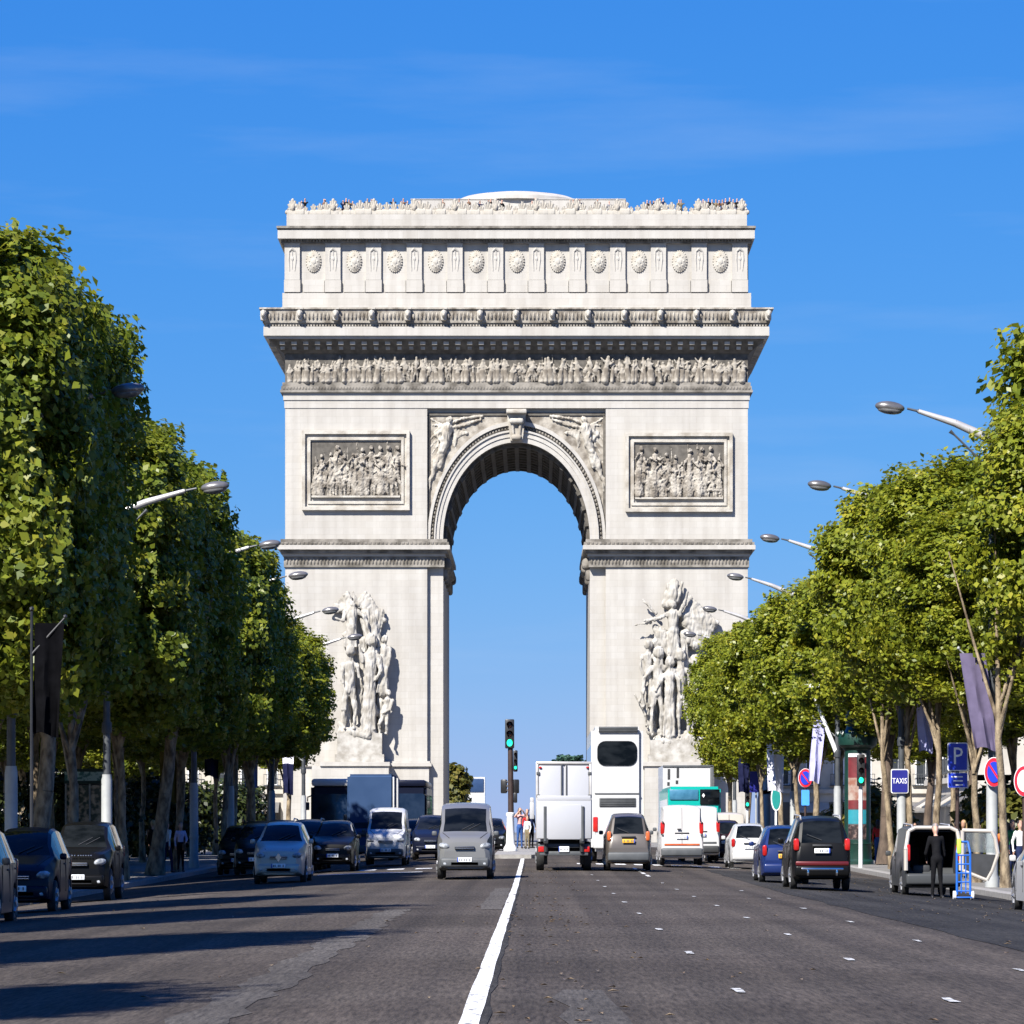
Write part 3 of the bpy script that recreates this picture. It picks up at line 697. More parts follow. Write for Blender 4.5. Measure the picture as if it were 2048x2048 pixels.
wL += [((610,450),(650,640),.42,.4,-.5), ((380,1230),(400,1290),.3,.3,-.9), ((430,1230),(620,1260),.3,.35,-.5), ((560,900),(640,1150),.3,.25,-.8), ((470,240),(500,330),.1,.12,-.6)]
sculpt('sculpture_group', 'carved group with winged figure blowing a horn over standing robed men', cl, figsL, wL, (606, 737, 591, 735, 638, 722, 1384))
def cr(zx, zy): return X(1094+.2538*zx), Z(1056+.2538*zy)
figsR = [((690,345),(690,720),-.8,.6,'robe',[(-1,(590,440),(480,460)),(1,(770,340),(800,250))]),
         ((505,640),(490,1100),-.8,.48,'legs',[(-1,(450,760),(460,860)),(1,(560,760),(590,690))]),
         ((585,700),(560,1310),-.95,.55,'legs',[(-1,(480,880),(470,1000)),(1,(650,800),(660,720))]),
         ((665,770),(660,1320),-1.05,.58,'robe',[(-1,(600,900),(560,980)),(1,(730,900),(740,980))]),
         ((745,720),(760,1320),-.9,.55,'legs',[(1,(810,860),(800,960)),(-1,(690,840),(640,760))]),
         ((850,760),(840,1330),-.6,.5,'robe',[]), ((520,900),(510,1240),-.6,.4,'legs',[])]
wR = [((670,330),(700,175),.5,.34,-.45), ((640,330),(665,190),.36,.2,-.4), ((600,560),(690,740),.55,.5,-.6), ((560,640),(540,900),.4,.35,-.5), ((760,620),(800,900),.45,.4,-.5), ((700,900),(700,1250),.45,.4,-.45), ((560,1000),(540,1280),.3,.3,-.45), ((720,310),(760,175),.22,.1,-.5), ((520,470),(402,492),.1,.06,-.9), ((560,400),(480,320),.14,.1,-.7), ((500,330),(540,380),.12,.12,-.7), ((470,300),(520,350),.07,.07,-.7)]
for k in range(9): wR.append(((780,420),(815+24*k,295+(k*22)),.4,.26,-.45+.06*(k%2)))
for k in range(7): wR.append(((790,470),(1010-16*k,470+28*k),.4,.26,-.45+.06*(k%2)))
for k in range(4): wR.append(((560,500+10*k),(690,620+20*k),.2,.24,-.7))
wR += [((620,560),(560,620),.4,.35,-.6), ((780,560),(850,640),.4,.35,-.6), ((480,940),(440,1060),.12,.1,-.8), ((405,1005),(470,1110),.06,.1,-.7), ((520,1280),(860,1300),.28,.28,-.5), ((560,860),(700,880),.35,.35,-.5)]
sculpt('sculpture_group', 'carved group of striding warriors under a winged figure with raised sword', cr, figsR, wR, (1211, 1350, 1215, 1345, 1226, 1338, 1397))
# ------------------------------------------------------------------ trees
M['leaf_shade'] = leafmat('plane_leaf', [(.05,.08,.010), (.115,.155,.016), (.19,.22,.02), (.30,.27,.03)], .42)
M['leaf_sun'] = leafmat('sunlit_plane_leaf', [(.055,.085,.010), (.15,.185,.016), (.245,.265,.02), (.37,.32,.03)], .42)  # brighter copy of the plane leaf, sunlight put into the colour
M['leaf_hedge'] = leafmat('hedge_leaf', [(.04,.05,.010), (.10,.10,.018), (.20,.15,.03)], .25)
M['leaf_dark'] = leafmat('shaded_hedge_leaf', [(.012,.02,.005), (.03,.042,.009), (.055,.066,.014)], .15)  # hedge leaf darkened for the shaded side, shade put into the colour
M['leaf_far'] = leafmat('hazy_far_leaf', [(.04,.09,.05), (.06,.12,.08), (.05,.10,.09)], .2)  # distance haze put into the leaf colour
M['bark'] = mat('plane_bark', (.085,.06,.035), (.30,.235,.15), scale=5.5, rough=.9, bump=.6, stretch=(1,1,.45), lo=.36, hi=.64)
M['bark_dark'] = mat('dark_bark', (.05,.035,.025), (.12,.085,.06), scale=3, rough=.9, bump=.5, stretch=(1,1,.4))

def crown_mesh(name, seed, rx, ry, h, nclump, per, leaf, m, boxy=2.6, lump=.16, taper=0.0):
    """leaf-sized faces in clumps through a clipped crown; local z from 0 (lowest leaves) to h"""
    rg = np.random.default_rng(seed)
    u = rg.normal(size=(nclump*3, 3)); u /= np.linalg.norm(u, axis=1)[:, None]
    rx, ry = rx-.5, ry-.5
    s = np.sign(u)*np.abs(u)**1.0; s /= (np.abs(s)**boxy).sum(1)[:, None]**(1/boxy)
    lumps = rg.normal(size=(14, 3)); lumps /= np.linalg.norm(lumps, axis=1)[:, None]
    lw = ((u @ lumps.T).clip(.55, 1) - .55).sum(1); rad = 1 - lump + lump*lw/lw.max()*1.3
    depth = np.where(rg.random(len(u)) < .74, rg.uniform(.86, 1.0, len(u)), rg.uniform(.35, .86, len(u)))
    c = s*(rad*depth)[:, None]
    c = c[:nclump]; g_ = np.sign(s)*np.abs(s)**(boxy-1); g_ /= np.linalg.norm(g_, axis=1)[:, None]; un = (.55*u + .6*g_)[:nclump]
    tz = (c[:, 2]+1)/2
    wd = 1 - taper*np.clip(tz-.35, 0, 1)
    P = np.stack([c[:, 0]*rx*wd, c[:, 1]*ry*wd, tz*h], 1)
    sig = rg.uniform(.2, .40, nclump)
    lp = np.repeat(P, per, 0) + np.clip(rg.normal(size=(nclump*per, 3)), -1.6, 1.6)*np.repeat(sig, per)[:, None]*np.array([1, 1, .85])
    od = np.repeat(un, per, 0); n = len(lp)
    nrm = od*.85 + rg.normal(size=(n, 3))*.55 + np.array([0, 0, .38]); nrm /= np.linalg.norm(nrm, axis=1)[:, None]
    t = np.cross(nrm, rg.normal(size=(n, 3))); t /= np.linalg.norm(t, axis=1)[:, None]; b = np.cross(nrm, t)
    sz = (leaf*rg.uniform(.55, 1.5, n))[:, None]
    bend = nrm*sz*.16
    v = np.stack([lp - t*sz*.6, lp - b*sz*.42 + bend, lp + t*sz*.62, lp + b*sz*.42 + bend], 1).reshape(-1, 3)
    me = bpy.data.meshes.new(name)
    me.vertices.add(n*4); me.vertices.foreach_set('co', v.astype(np.float32).ravel())
    me.loops.add(n*4); me.loops.foreach_set('vertex_index', np.arange(n*4, dtype=np.int32))
    me.polygons.add(n); me.polygons.foreach_set('loop_start', np.arange(n, dtype=np.int32)*4)
    me.update(calc_edges=True); me.materials.append(m); return me

def trunk_mesh(name, seed, h, r, lean, spread, top, m, n=8):
    rn = random.Random(seed); bm = B(); pts, rad = [], []
    for i in range(6):
        t = i/5; pts.append((lean*t + rn.uniform(-.05, .05), rn.uniform(-.06, .06), h*t)); rad.append(r*(1.45 if i == 0 else 1-.28*t))
    path(bm, pts, rad, n)
    for k in range(6):
        a = rn.uniform(0, 6.28); q = Vector(pts[-1]); mid = q + Vector((math.cos(a)*spread*.5, math.sin(a)*spread*.6, (top-h)*rn.uniform(.2, .4)))
        e = q + Vector((math.cos(a)*spread, math.sin(a)*spread*1.2, (top-h)*rn.uniform(.5, .85)))
        path(bm, [q - Vector((0, 0, rn.uniform(0, .25*h))), mid, e], [r*.5, r*.34, r*.12], 6)
    path(bm, [pts[-1], (lean*1.15, 0, top*.9)], [r*.7, r*.15], 6)
    return tomesh(bm, name, m, 60)

CR = {}
for k in range(3):
    CR['big', k] = crown_mesh('crown', 10+k, 3.2, 4.8, 10.5, 460, 240, .152, M['leaf_shade'], 6.0, .17, .06)
    CR['clip', k] = crown_mesh('crown', 15+k, 3.0, 5.0, 8.6, 420, 225, .15, M['leaf_shade'], 6.0, .17, .06)
    CR['mid', k] = crown_mesh('crown', 20+k, 3.0, 3.9, 9.6, 350, 215, .152, M['leaf_shade'], 3.8, .2, .1)
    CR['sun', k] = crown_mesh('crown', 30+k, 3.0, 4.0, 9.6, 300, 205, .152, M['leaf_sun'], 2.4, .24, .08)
TK = {}
for k in range(4):
    TK['big', k] = trunk_mesh('trunk', 50+k, 5.2, .30, (-.3, .35, .7, .1)[k], 1.8, 15, M['bark'])
    TK['mid', k] = trunk_mesh('trunk', 60+k, 4.8, .17, (.25, -.2, .1, .4)[k], 1.4, 12, M['bark'])
    TK['thin', k] = trunk_mesh('trunk', 70+k, 5.0, .13, (-.3, .2, -.15, -.45)[k], 1.3, 11, M['bark'])
    TK['dark', k] = trunk_mesh('trunk', 80+k, 5.0, .26, (.2, -.2, .1, .3)[k], 1.4, 11, M['bark_dark'])
def tree(x, d, kind, tk, k, base, top, label, group, cx=None, rw=None, rot=0, tkz=None, cy=0):
    z = zpave(d); t = thing('plane_tree', label, 'tree', (x, d, z), 0, group)
    tr_ = link('trunk', TK[tk, k % 4], t, rot=(0, 0, rot*.3)); q_ = tkz or (.80 if kind in ('big', 'clip') else .9); tr_.scale = (q_, q_, q_*(top-z)/(15.5 if kind == 'big' else 12.5))
    cm = CR[kind, k % 3]; h0 = {'big': 10.5, 'clip': 8.6, 'mid': 9.6, 'sun': 9.6}[kind]; r0 = {'big': 3.2, 'clip': 3.0, 'mid': 3.0, 'sun': 3.0}[kind]
    sc = (rw or r0)/r0
    o = link('crown', cm, t, loc=((cx if cx is not None else x)-x, cy, base - z), rot=(0, 0, rot)); o.scale = (sc, sc, (top-base)/h0)
    return t
rt = random.Random(11)
PI_ = math.pi
SG, UG = 'plane trees on the shaded side of the avenue', 'plane trees on the sunny side of the avenue'
# shaded side (camera's left): trees in and out of the frame; those nearer than 80 m only throw the shadows on the road
for x, d, k, top in ((-12.3, 16.5, 0, 15.6), (-12.1, 33.5, 1, 15.2), (-12.4, 51, 2, 15.2), (-13.4, 66, 0, 14.4)):
    tree(x, d, 'mid', 'mid', k, 3.8, top, 'plane tree near the camera whose shadow stripes the oncoming lanes', SG, rw=3.5, rot=math.pi*(k % 2))
tree(-11.95, 94.5, 'big', 'big', 1, 3.9, 15.2, 'first tall clipped plane tree with stout sunlit trunk behind the dark blue car', SG, cx=-12.9, rw=3.5, cy=-6)
tree(-12.0, 103, 'big', 'mid', 1, 4.0, 14.9, 'second tall clipped plane tree, ending in the sheer dark wall of leaves before the gap', SG, cx=-12.8, rw=3.4, rot=PI_, cy=-6)
tree(-17.4, 90, 'big', 'mid', 2, 4.0, 15.0, 'clipped plane tree cut off by the picture edge behind the first tall one', SG, rw=3.0)
left = [(-12.0, 115, 'clip', 'mid', 1, 4.2, 13.1, -12.7, 3.25, 'broad clipped plane tree just beyond the gap, its front face sunlit'),
        (-12.0, 124, 'clip', 'big', 2, 4.2, 12.8, -12.7, 3.25, 'clipped plane tree in the middle of the second block of trees'),
        (-12.0, 132, 'clip', 'mid', 0, 4.2, 12.2, -12.7, 3.25, 'clipped plane tree ending the second block, beside the third lamp head'),
        (-12.2, 154, 'clip', 'mid', 3, 4.4, 13.0, -12.6, 3.0, 'plane tree rising in front of the pier of the arch, shaded side'),
        (-12.3, 160, 'mid', 'mid', 0, 4.4, 12.2, -12.6, 2.9, 'plane tree with a lamp head poking out beside its crown'),
        (-12.4, 174, 'mid', 'mid', 1, 4.4, 11.2, -13.0, 2.8, 'slender plane tree hidden behind the lamp on the shaded side'),
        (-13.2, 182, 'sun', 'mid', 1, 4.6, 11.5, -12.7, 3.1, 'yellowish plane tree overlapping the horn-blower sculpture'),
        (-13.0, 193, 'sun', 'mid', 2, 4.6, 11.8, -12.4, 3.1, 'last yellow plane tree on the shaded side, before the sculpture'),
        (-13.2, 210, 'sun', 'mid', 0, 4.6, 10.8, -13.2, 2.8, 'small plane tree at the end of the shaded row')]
for x, d, kind, tk, k, base, top, cx, rw, lb in left: tree(x, d, kind, tk, k, base, top, lb, SG, cx, rw, PI_*(k % 2) if kind == 'clip' else rt.uniform(0, 6.28))
for i, d in enumerate((106, 117, 128, 139, 150, 161, 172, 184, 196, 208)):
    tree(-20.5 + rt.uniform(-.5, .5), d, 'mid', 'mid' if i % 3 else 'dark', i, 3.9, 12.6 if i < 4 else 11.6, 'plane tree of the back row on the shaded side, mostly hidden by the front row', SG, None, 3.2, rt.uniform(0, 6.28))
for i, d in enumerate((98, 112, 127, 143, 160, 178)):
    tree(-26 + rt.uniform(-.5, .5), d, 'mid', 'dark', i, 2.6, 12.0, 'dark tree of the rear row on the shaded side', SG, None, 3.6, rt.uniform(0, 6.28))
for i, d in enumerate((108, 119, 128, 137, 146, 156, 167, 179, 190)):
    tree(-15.4 + rt.uniform(-.5, .5), d, 'mid', 'thin', i, 4.2, 11.6, 'slim pale trunked plane tree of the middle row on the shaded side', SG, None, 2.7, rt.uniform(0, 6.28))
# sunny side
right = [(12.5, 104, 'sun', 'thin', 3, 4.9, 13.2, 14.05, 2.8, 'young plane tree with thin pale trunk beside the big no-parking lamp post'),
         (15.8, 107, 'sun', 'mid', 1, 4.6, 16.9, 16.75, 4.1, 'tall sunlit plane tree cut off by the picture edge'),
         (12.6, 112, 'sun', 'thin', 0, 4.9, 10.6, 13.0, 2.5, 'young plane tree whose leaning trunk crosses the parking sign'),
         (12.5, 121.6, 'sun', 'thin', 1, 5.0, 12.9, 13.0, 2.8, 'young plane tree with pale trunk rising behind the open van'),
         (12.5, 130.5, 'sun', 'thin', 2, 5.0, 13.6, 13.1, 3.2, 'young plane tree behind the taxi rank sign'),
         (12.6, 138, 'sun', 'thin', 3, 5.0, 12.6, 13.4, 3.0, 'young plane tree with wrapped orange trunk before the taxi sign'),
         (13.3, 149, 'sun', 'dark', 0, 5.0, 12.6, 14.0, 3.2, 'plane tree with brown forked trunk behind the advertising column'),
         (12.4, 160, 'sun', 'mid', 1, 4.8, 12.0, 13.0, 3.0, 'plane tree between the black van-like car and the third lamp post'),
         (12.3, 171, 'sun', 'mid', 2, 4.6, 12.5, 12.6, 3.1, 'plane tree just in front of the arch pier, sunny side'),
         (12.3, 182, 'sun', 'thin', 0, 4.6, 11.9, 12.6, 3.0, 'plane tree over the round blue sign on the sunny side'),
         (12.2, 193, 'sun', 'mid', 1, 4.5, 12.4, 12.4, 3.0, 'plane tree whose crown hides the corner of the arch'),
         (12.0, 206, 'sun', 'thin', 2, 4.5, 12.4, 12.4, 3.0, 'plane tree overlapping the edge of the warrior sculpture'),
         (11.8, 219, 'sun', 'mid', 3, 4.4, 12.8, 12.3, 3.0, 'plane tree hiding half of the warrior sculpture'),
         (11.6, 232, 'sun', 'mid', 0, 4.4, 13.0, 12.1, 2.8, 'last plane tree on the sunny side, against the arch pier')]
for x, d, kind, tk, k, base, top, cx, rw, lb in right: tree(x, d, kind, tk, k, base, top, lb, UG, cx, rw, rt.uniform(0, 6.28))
for i, d in enumerate((112, 123, 134, 146, 158, 170, 183, 196, 210)):
    tree(19.2 + rt.uniform(-.5, .5), d, 'sun', 'dark' if i % 2 else 'mid', i, 4.8, 12.8, 'plane tree of the back row on the sunny side, mostly hidden by the front row', UG, None, 3.3, rt.uniform(0, 6.28))
for i, d in enumerate((120, 138, 156, 176)):
    tree(25.5 + rt.uniform(-.5, .5), d, 'sun', 'dark', i, 3.4, 11.5, 'tree of the rear row on the sunny side', UG, None, 3.4, rt.uniform(0, 6.28))
# clipped hedges and bushes under the trees
def bush(name, label, x, d, rx, ry, h, seed, m, n=130, leaf=.22, z=None):
    me = crown_mesh('foliage', seed, rx, ry, h, n, 26, leaf, m, 3.2, .12, 0)
    t = thing(name, label, 'hedge' if name == 'hedge' else 'bush', (x, d, zpave(d) if z is None else z)); link('foliage', me, t, loc=(0, 0, .02))
    bm = B()
    for k in range(5): tube(bm, (rx*(k-2)*.3, 0, -.05), (rx*(k-2)*.36, .1, h*.7), .04, .02, 6)
    part('stems', bm, M['bark_dark'], t); return t
bush('hedge', 'olive hedge under the trees behind the open van', 15.6, 124, 1.6, 2.2, 2.6, 101, M['leaf_hedge'], 170)
bush('hedge', 'olive hedge between the taxi sign and the parking sign', 16.8, 137, 2.4, 2.0, 2.9, 102, M['leaf_hedge'], 200)
bush('hedge', 'tawny bush beside the advertising column', 14.2, 166, 1.1, 1.4, 3.0, 103, M['leaf_hedge'], 120)
bush('hedge', 'tawny hedge at the picture edge behind the no-entry sign', 18.0, 120, 2.6, 2.0, 5.2, 104, M['leaf_hedge'], 260)
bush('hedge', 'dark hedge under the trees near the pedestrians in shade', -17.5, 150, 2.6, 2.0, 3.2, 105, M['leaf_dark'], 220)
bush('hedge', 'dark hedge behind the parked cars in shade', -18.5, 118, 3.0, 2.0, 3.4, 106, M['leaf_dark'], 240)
bush('bush', 'green bush seen through the arch beside its pier', -7.6, 372, 1.9, 2.0, 7.4, 107, M['leaf_hedge'], 180, .4, .39)
for i, (x, d, rx, h) in enumerate(((5.6, 640, 3.0, 13.2), (9.6, 650, 2.4, 12.6))):
    bush('bush', ('teal green treetop', 'smaller teal treetop')[i] + ' seen through the arch beyond the truck', x, d, rx, 3, h, 120+i, M['leaf_far'], 200, .8, .39)

# ------------------------------------------------------------------ street lamps
M['lamp_grey'] = mat('pale_grey_paint', (.27,.28,.28), (.33,.34,.33), scale=3, rough=.5)
M['lamp_dark'] = mat('dark_grey_paint', (.035,.04,.045), (.06,.065,.07), scale=3, rough=.5)
M['alu'] = mat('brushed_metal', (.42,.40,.38), (.55,.53,.50), scale=2, rough=.38, metal=.4)
M['lamp_head'] = mat('lamp_head_metal', (.13,.125,.12), (.2,.19,.185), scale=3, rough=.3, metal=.5)
M['lens'] = mat('lamp_lens', (.10,.10,.10), (.16,.16,.155), scale=8, rough=.15)
M['black'] = mat('black_paint', (.012,.012,.013), (.02,.02,.02), rough=.4)
M['white'] = mat('white_paint', (.70,.70,.70), (.80,.80,.80), scale=2, rough=.5)
def lamp(x, d, s, hz, label, group, extra=False, reach=2.72):
    """s=+1: sunny side, arm reaching back over the road"""
    z0 = zpave(d); t = thing('street_lamp', label, 'street lamp', (x, d, z0), 0, group); h = hz - z0
    bm = B(); lathe(bm, [(.19, -.05), (.19, .25), (.155, .35), (.15, 2.9), (.13, 3.0), (.13, 3.05)], n=14); lathe(bm, [(.162, 1.05), (.165, 1.1), (.162, 1.15)], n=14); part('lower_pole', bm, M['lamp_grey'], t)
    bm = B(); tube(bm, (0, 0, 3.05), (0, 0, h-.75), .105, .075, 12); lathe(bm, [(.13, 4.2), (.14, 4.25), (.14, 4.45), (.13, 4.5)], n=12); part('upper_pole', bm, M['lamp_dark'], t)
    bm = B()
    a, b = Vector((0, 0, h-.85)), Vector((-s*reach*.72, 0, h-.09))
    path(bm, [a, a.lerp(b, .5)+Vector((0, 0, .06)), b], [.13, .10, .06], 10); part('arm', bm, M['alu'], t)
    bm = B(); path(bm, [b, (-s*reach*.83, 0, h-.02)], [.035, .03], 8); ball(bm, b, .06, 1)
    part('arm_joint', bm, M['lamp_dark'], t)
    bm = B(); path(bm, [(-s*.25, 0, h-1.45), (-s*1.0, 0, h-.72), (-s*1.12, 0, h-.62)], [.03, .03, .06], 6); part('arm_stay', bm, M['lamp_dark'], t)
    bm = B(); t2 = bmesh.new(); bmesh.ops.create_uvsphere(t2, u_segments=20, v_segments=10, radius=1)
    merge(bm, t2, 0, Matrix.Translation((-s*reach, 0, h+.02)) @ Matrix.Rotation(s*.12, 4, 'Y') @ Matrix.Diagonal((.40, .2, .155, 1)))
    hd = part('lamp_head', bm, M['lamp_head'], t, ang=60)
    bm = B(); t2 = bmesh.new(); bmesh.ops.create_uvsphere(t2, u_segments=18, v_segments=8, radius=1)
    merge(bm, t2, 0, Matrix.Translation((-s*reach, 0, h-.055)) @ Matrix.Rotation(s*.12, 4, 'Y') @ Matrix.Diagonal((.34, .18, .12, 1))); part('lens', bm, M['lens'], hd, ang=60)
    if extra:                              # low second lamp on its own bent arm
        bm = B(); path(bm, [(0, 0, 4.3), (-.45, -.05, 5.4), (-.95, -.1, 6.7)], [.10, .085, .07], 10); la = part('low_arm', bm, M['white'], t)
        bm = B(); lathe(bm, [(.10, 6.62), (.34, 6.95), (.34, 7.0)], -1.0, -.1, 14); part('low_lamp_shade', bm, M['lamp_dark'], la)
        bm = B(); lathe(bm, [(.47, 7.0), (.47, 7.1), (.1, 7.16)], -1.0, -.1, 16, sx=1.0); part('low_lamp_disc', bm, M['white'], la)
    return t
LG, LG2 = 'street lamps on the shaded side', 'street lamps on the sunny side'
shl = ['street lamp with its head against the tall dense tree', 'street lamp reaching out between the two tall tree blocks', 'street lamp with bluish head among the dark crowns',
       'street lamp whose head shows just off the corner of the arch', 'street lamp whose arm touches the horn-blower sculpture', 'distant street lamp hidden in the yellowish trees, shaded side']
for i, d in enumerate((91.7, 109, 141, 158, 183, 208)): lamp(-12.2 if i != 1 else -11.85, d, -1, 11.5 if i != 1 else 10.75, shl[i], LG, reach=2.72 if i != 1 else 3.0)
sul = ['street lamp carrying the no-parking sign, its arm the lowest and largest in the sky', 'street lamp rising behind the taxi rank sign', 'street lamp with a second low white lamp beside the advertising column',
       'street lamp whose small head hangs beside the arch impost', 'street lamp whose head shows against the pier of the arch', 'distant street lamp with its arm over the warrior sculpture']
for i, d in enumerate((104.7, 130.5, 158, 185, 212, 239)): lamp(12.2, d, 1, (12.5, 12.7, 13.0, 13.2, 13.2, 13.2)[i], sul[i], LG2, i == 2)
lamp(13.2, 76, 1, 13.4, 'street lamp whose tip alone pokes in at the picture edge', LG2)

# ------------------------------------------------------------------ flags hung from the lamp posts
for nm, a, b in (('navy', (.010,.012,.035), (.016,.018,.05)), ('lavender', (.34,.34,.55), (.42,.42,.62)), ('plum', (.10,.085,.14), (.13,.11,.18)), ('olive', (.075,.055,.012), (.11,.08,.018)), ('palecloth', (.62,.62,.70), (.72,.72,.78)), ('redcloth', (.35,.05,.06), (.42,.07,.08)), ('shade_black', (.0025,.0025,.003), (.005,.005,.006))):
    M[nm] = mat('cloth_'+nm, a, b, scale=3, rough=1, spec=.02)
def flag(x, d, z0, z1, w, skew, mats, label, group, pole_x, own=False):
    """cloth w wide hanging from z1 down to z0, on a slanting staff from the lamp post"""
    t = thing('flag', label, 'flag', (x, d-.25, z0), 0, group); nx, nz_ = 10, 18; bm = B(); h = z1 - z0; g = []
    for j in range(nz_+1):
        row = []
        for i in range(nx+1):
            a, b = i/nx, j/nz_; xx = (a-.5)*w*(1-.12*(1-b)) + skew*(1-b); yy = .10*math.sin(a*9 + b*2.5)*(1.15-b) + .05*math.sin(a*21+b*4)*(1-b)
            row.append(bm.verts.new((xx, yy, h*b + .06*math.sin(a*5)*(1-b))))
        g.append(row)
    for j in range(nz_):
        for i in range(nx):
            f = bm.faces.new((g[j][i], g[j][i+1], g[j+1][i+1], g[j+1][i])); f.material_index = min(len(mats)-1, int((1-(j+.5)/nz_)*len(mats))) if len(mats) > 1 else 0
    ext = bmesh.ops.extrude_face_region(bm, geom=list(bm.faces)); bmesh.ops.translate(bm, vec=(0, .012, 0), verts=[v for v in ext['geom'] if isinstance(v, bmesh.types.BMVert)])
    part('cloth', bm, mats, t, ang=60)
    if own:
        bm = B(); tube(bm, (pole_x-x, .02, zpave(d)-z0), (pole_x-x, .02, h+.25), .04, .03, 8); ball(bm, (pole_x-x, .02, h+.3), .06, 1); part('pole', bm, M['black'], t)
    bm = B(); tube(bm, (pole_x-x, .2 if not own else .02, h*.72), (pole_x-x + (x-pole_x)*1.05 + math.copysign(w*.5, x-pole_x), 0, h+.12), .03, .022, 8); ball(bm, ((x-pole_x)*.05 + math.copysign(w*.5, x-pole_x), 0, h+.14), .05, 1); part('staff', bm, M['black'] if own else M['lamp_grey'], t)
    return t
FG, FG2 = 'flags on the shaded side', 'flags on the sunny side'
flag(-10.2, 83.0, 3.25, 5.6, .62, -.1, [M['shade_black']], 'big navy flag coloured black as if in shade, on its own pole before the first tall clipped tree', FG, -10.58, True)  # navy cloth blackened, shade put into its colour
flag(-13.1, 141, 2.3, 5.9, .66, 0, [M['shade_black'], M['shade_black'], M['olive'], M['olive'], M['olive']], 'long olive flag, its upper part coloured black for shade, behind the pedestrians', FG, -12.2)  # black upper part is shade put into the cloth colour
flag(-12.95, 158, 3.4, 5.6, .6, 0, [M['navy']], 'dark navy flag on the fourth lamp post in shade', FG, -12.2)
flag(-13.15, 183, 3.3, 5.9, .66, .0, [M['lavender']], 'lavender flag with a pale emblem patch at its foot', FG, -12.2)
flag(-13.0, 208, 3.2, 5.6, .6, .0, [M['palecloth'], M['navy'], M['navy']], 'flag with a white top and navy foot near the last shaded lamp', FG, -12.2)
flag(-13.0, 117, 4.4, 6.4, .55, .0, [M['palecloth']], 'torn-looking white flag among the trunks in shade', FG, -12.2)
flag(11.65, 104.7, 3.4, 5.95, .68, .38, [M['plum']], 'large plum-grey flag slanting across the no-parking lamp post', FG2, 12.2)
flag(12.9, 130.5, 3.85, 5.9, .52, .1, [M['lavender']], 'lavender flag hanging between young trunks by the taxi lamp', FG2, 12.2)
flag(11.5, 158.4, 3.2, 5.7, .5, -.25, [M['lavender']], 'pale lavender flag beside the round no-parking sign', FG2, 12.2)
flag(11.35, 185, 3.1, 5.6, .82, .0, [M['palecloth']], 'broad white flag among the trunks, with faint blue print', FG2, 12.2)
flag(11.3, 212, 3.3, 5.6, .62, .0, [M['navy']], 'dark flag near the farther signal on the sunny side', FG2, 12.2)

# ------------------------------------------------------------------ buildings behind the trees
M['facade'] = mat('cream_facade', (.36,.33,.28), (.44,.41,.36), scale=.8, rough=.85, bump=.1)
M['zinc'] = mat('zinc_roof', (.14,.15,.17), (.2,.21,.23), scale=1, rough=.5, stretch=(6,6,1))
M['winglass'] = mat('window_glass', (.02,.025,.03), (.05,.055,.06), scale=.7, rough=.08)
M['shop'] = mat('shop_front', (.03,.03,.03), (.08,.07,.06), scale=.6, rough=.3)
M['awning'] = mat('awning_cloth', (.10,.10,.10), (.14,.13,.12), scale=2, rough=.8)
wm = B(); box(wm, -.02, .06, -.45, .45, 0, 2.3); wframe = tomesh(wm, 'window', M['white'], None)
wm = B(); box(wm, -.04, .02, -.36, .36, .08, 2.2); wpane = tomesh(wm, 'pane', M['winglass'], None)
bm_ = B(); box(bm_, -.35, .0, -.7, .7, -.1, 0)
for k in range(7): tube(bm_, (-.32, -.66+.22*k, 0), (-.32, -.66+.22*k, .85), .02, .02, 5)
box(bm_, -.34, -.3, -.7, .7, .82, .87); balc = tomesh(bm_, 'balcony', M['lamp_dark'], None)
def building(x, y, w, rz, label, h=16, dep=12):
    """facade along local y, facing local -x"""
    t = thing('building', label, 'building', (x, y, zpave(y)), rz, 'buildings behind the trees')
    bm = B(); box(bm, 0, dep, -w, w, -.4, h-2.6); box(bm, -.3, dep, -w, w, 4.2, 4.55); box(bm, -.35, dep+.2, -w, w, h-2.8, h-2.35); part('wall', bm, M['facade'], t, ang=None)
    bm = B(); prism(bm, [(.2, h-2.36), (1.4, h), (dep-1.5, h), (dep-.2, h-2.36)], -w, w); rf = part('roof', bm, M['zinc'], t, ang=None)
    for k in range(2):
        bm = B(); box(bm, 3+4*k, 4+4*k, -w*.6, -w*.6+2, h-.1, h+1.6); part('chimney', bm, M['facade'], rf, ang=None)
    bm = B(); box(bm, -.06, .05, -w+.4, w-.4, .05, 3.5); part('shop_front', bm, M['shop'], t, ang=None)
    for k in range(int(2*w/4)):
        yy = -w+2+4*k; bm = B(); prism(bm, [(-1.3, 2.75), (-.05, 3.5), (-.05, 3.42), (-1.3, 2.65)], yy-1.5, yy+1.5); part('awning', bm, (M['awning'], M['lamp_dark'], M['facade'])[k % 3], t, ang=None)
    n = int(2*w/1.9)
    for f in range(int((h-6.2)/3.2)):
        for k in range(n):
            yy = -w + (k+.5)*2*w/n; wo = link('window', wframe, t, loc=(-.03, yy, 4.9 + f*3.2)); link('pane', wpane, wo); link('balcony', balc, wo, loc=(-.03, 0, 0))
for x, y, w, h, lb in ((25.6, 316, 6.6, 13.5, 'cream stone building behind the white flags on the sunny side'), (40, 312, 7.4, 15, 'cream stone building glimpsed past the advertising column'), (54, 300, 6.2, 16, 'cream stone building behind the taxi rank sign')):
    building(x, y, w, R(90), lb, h)
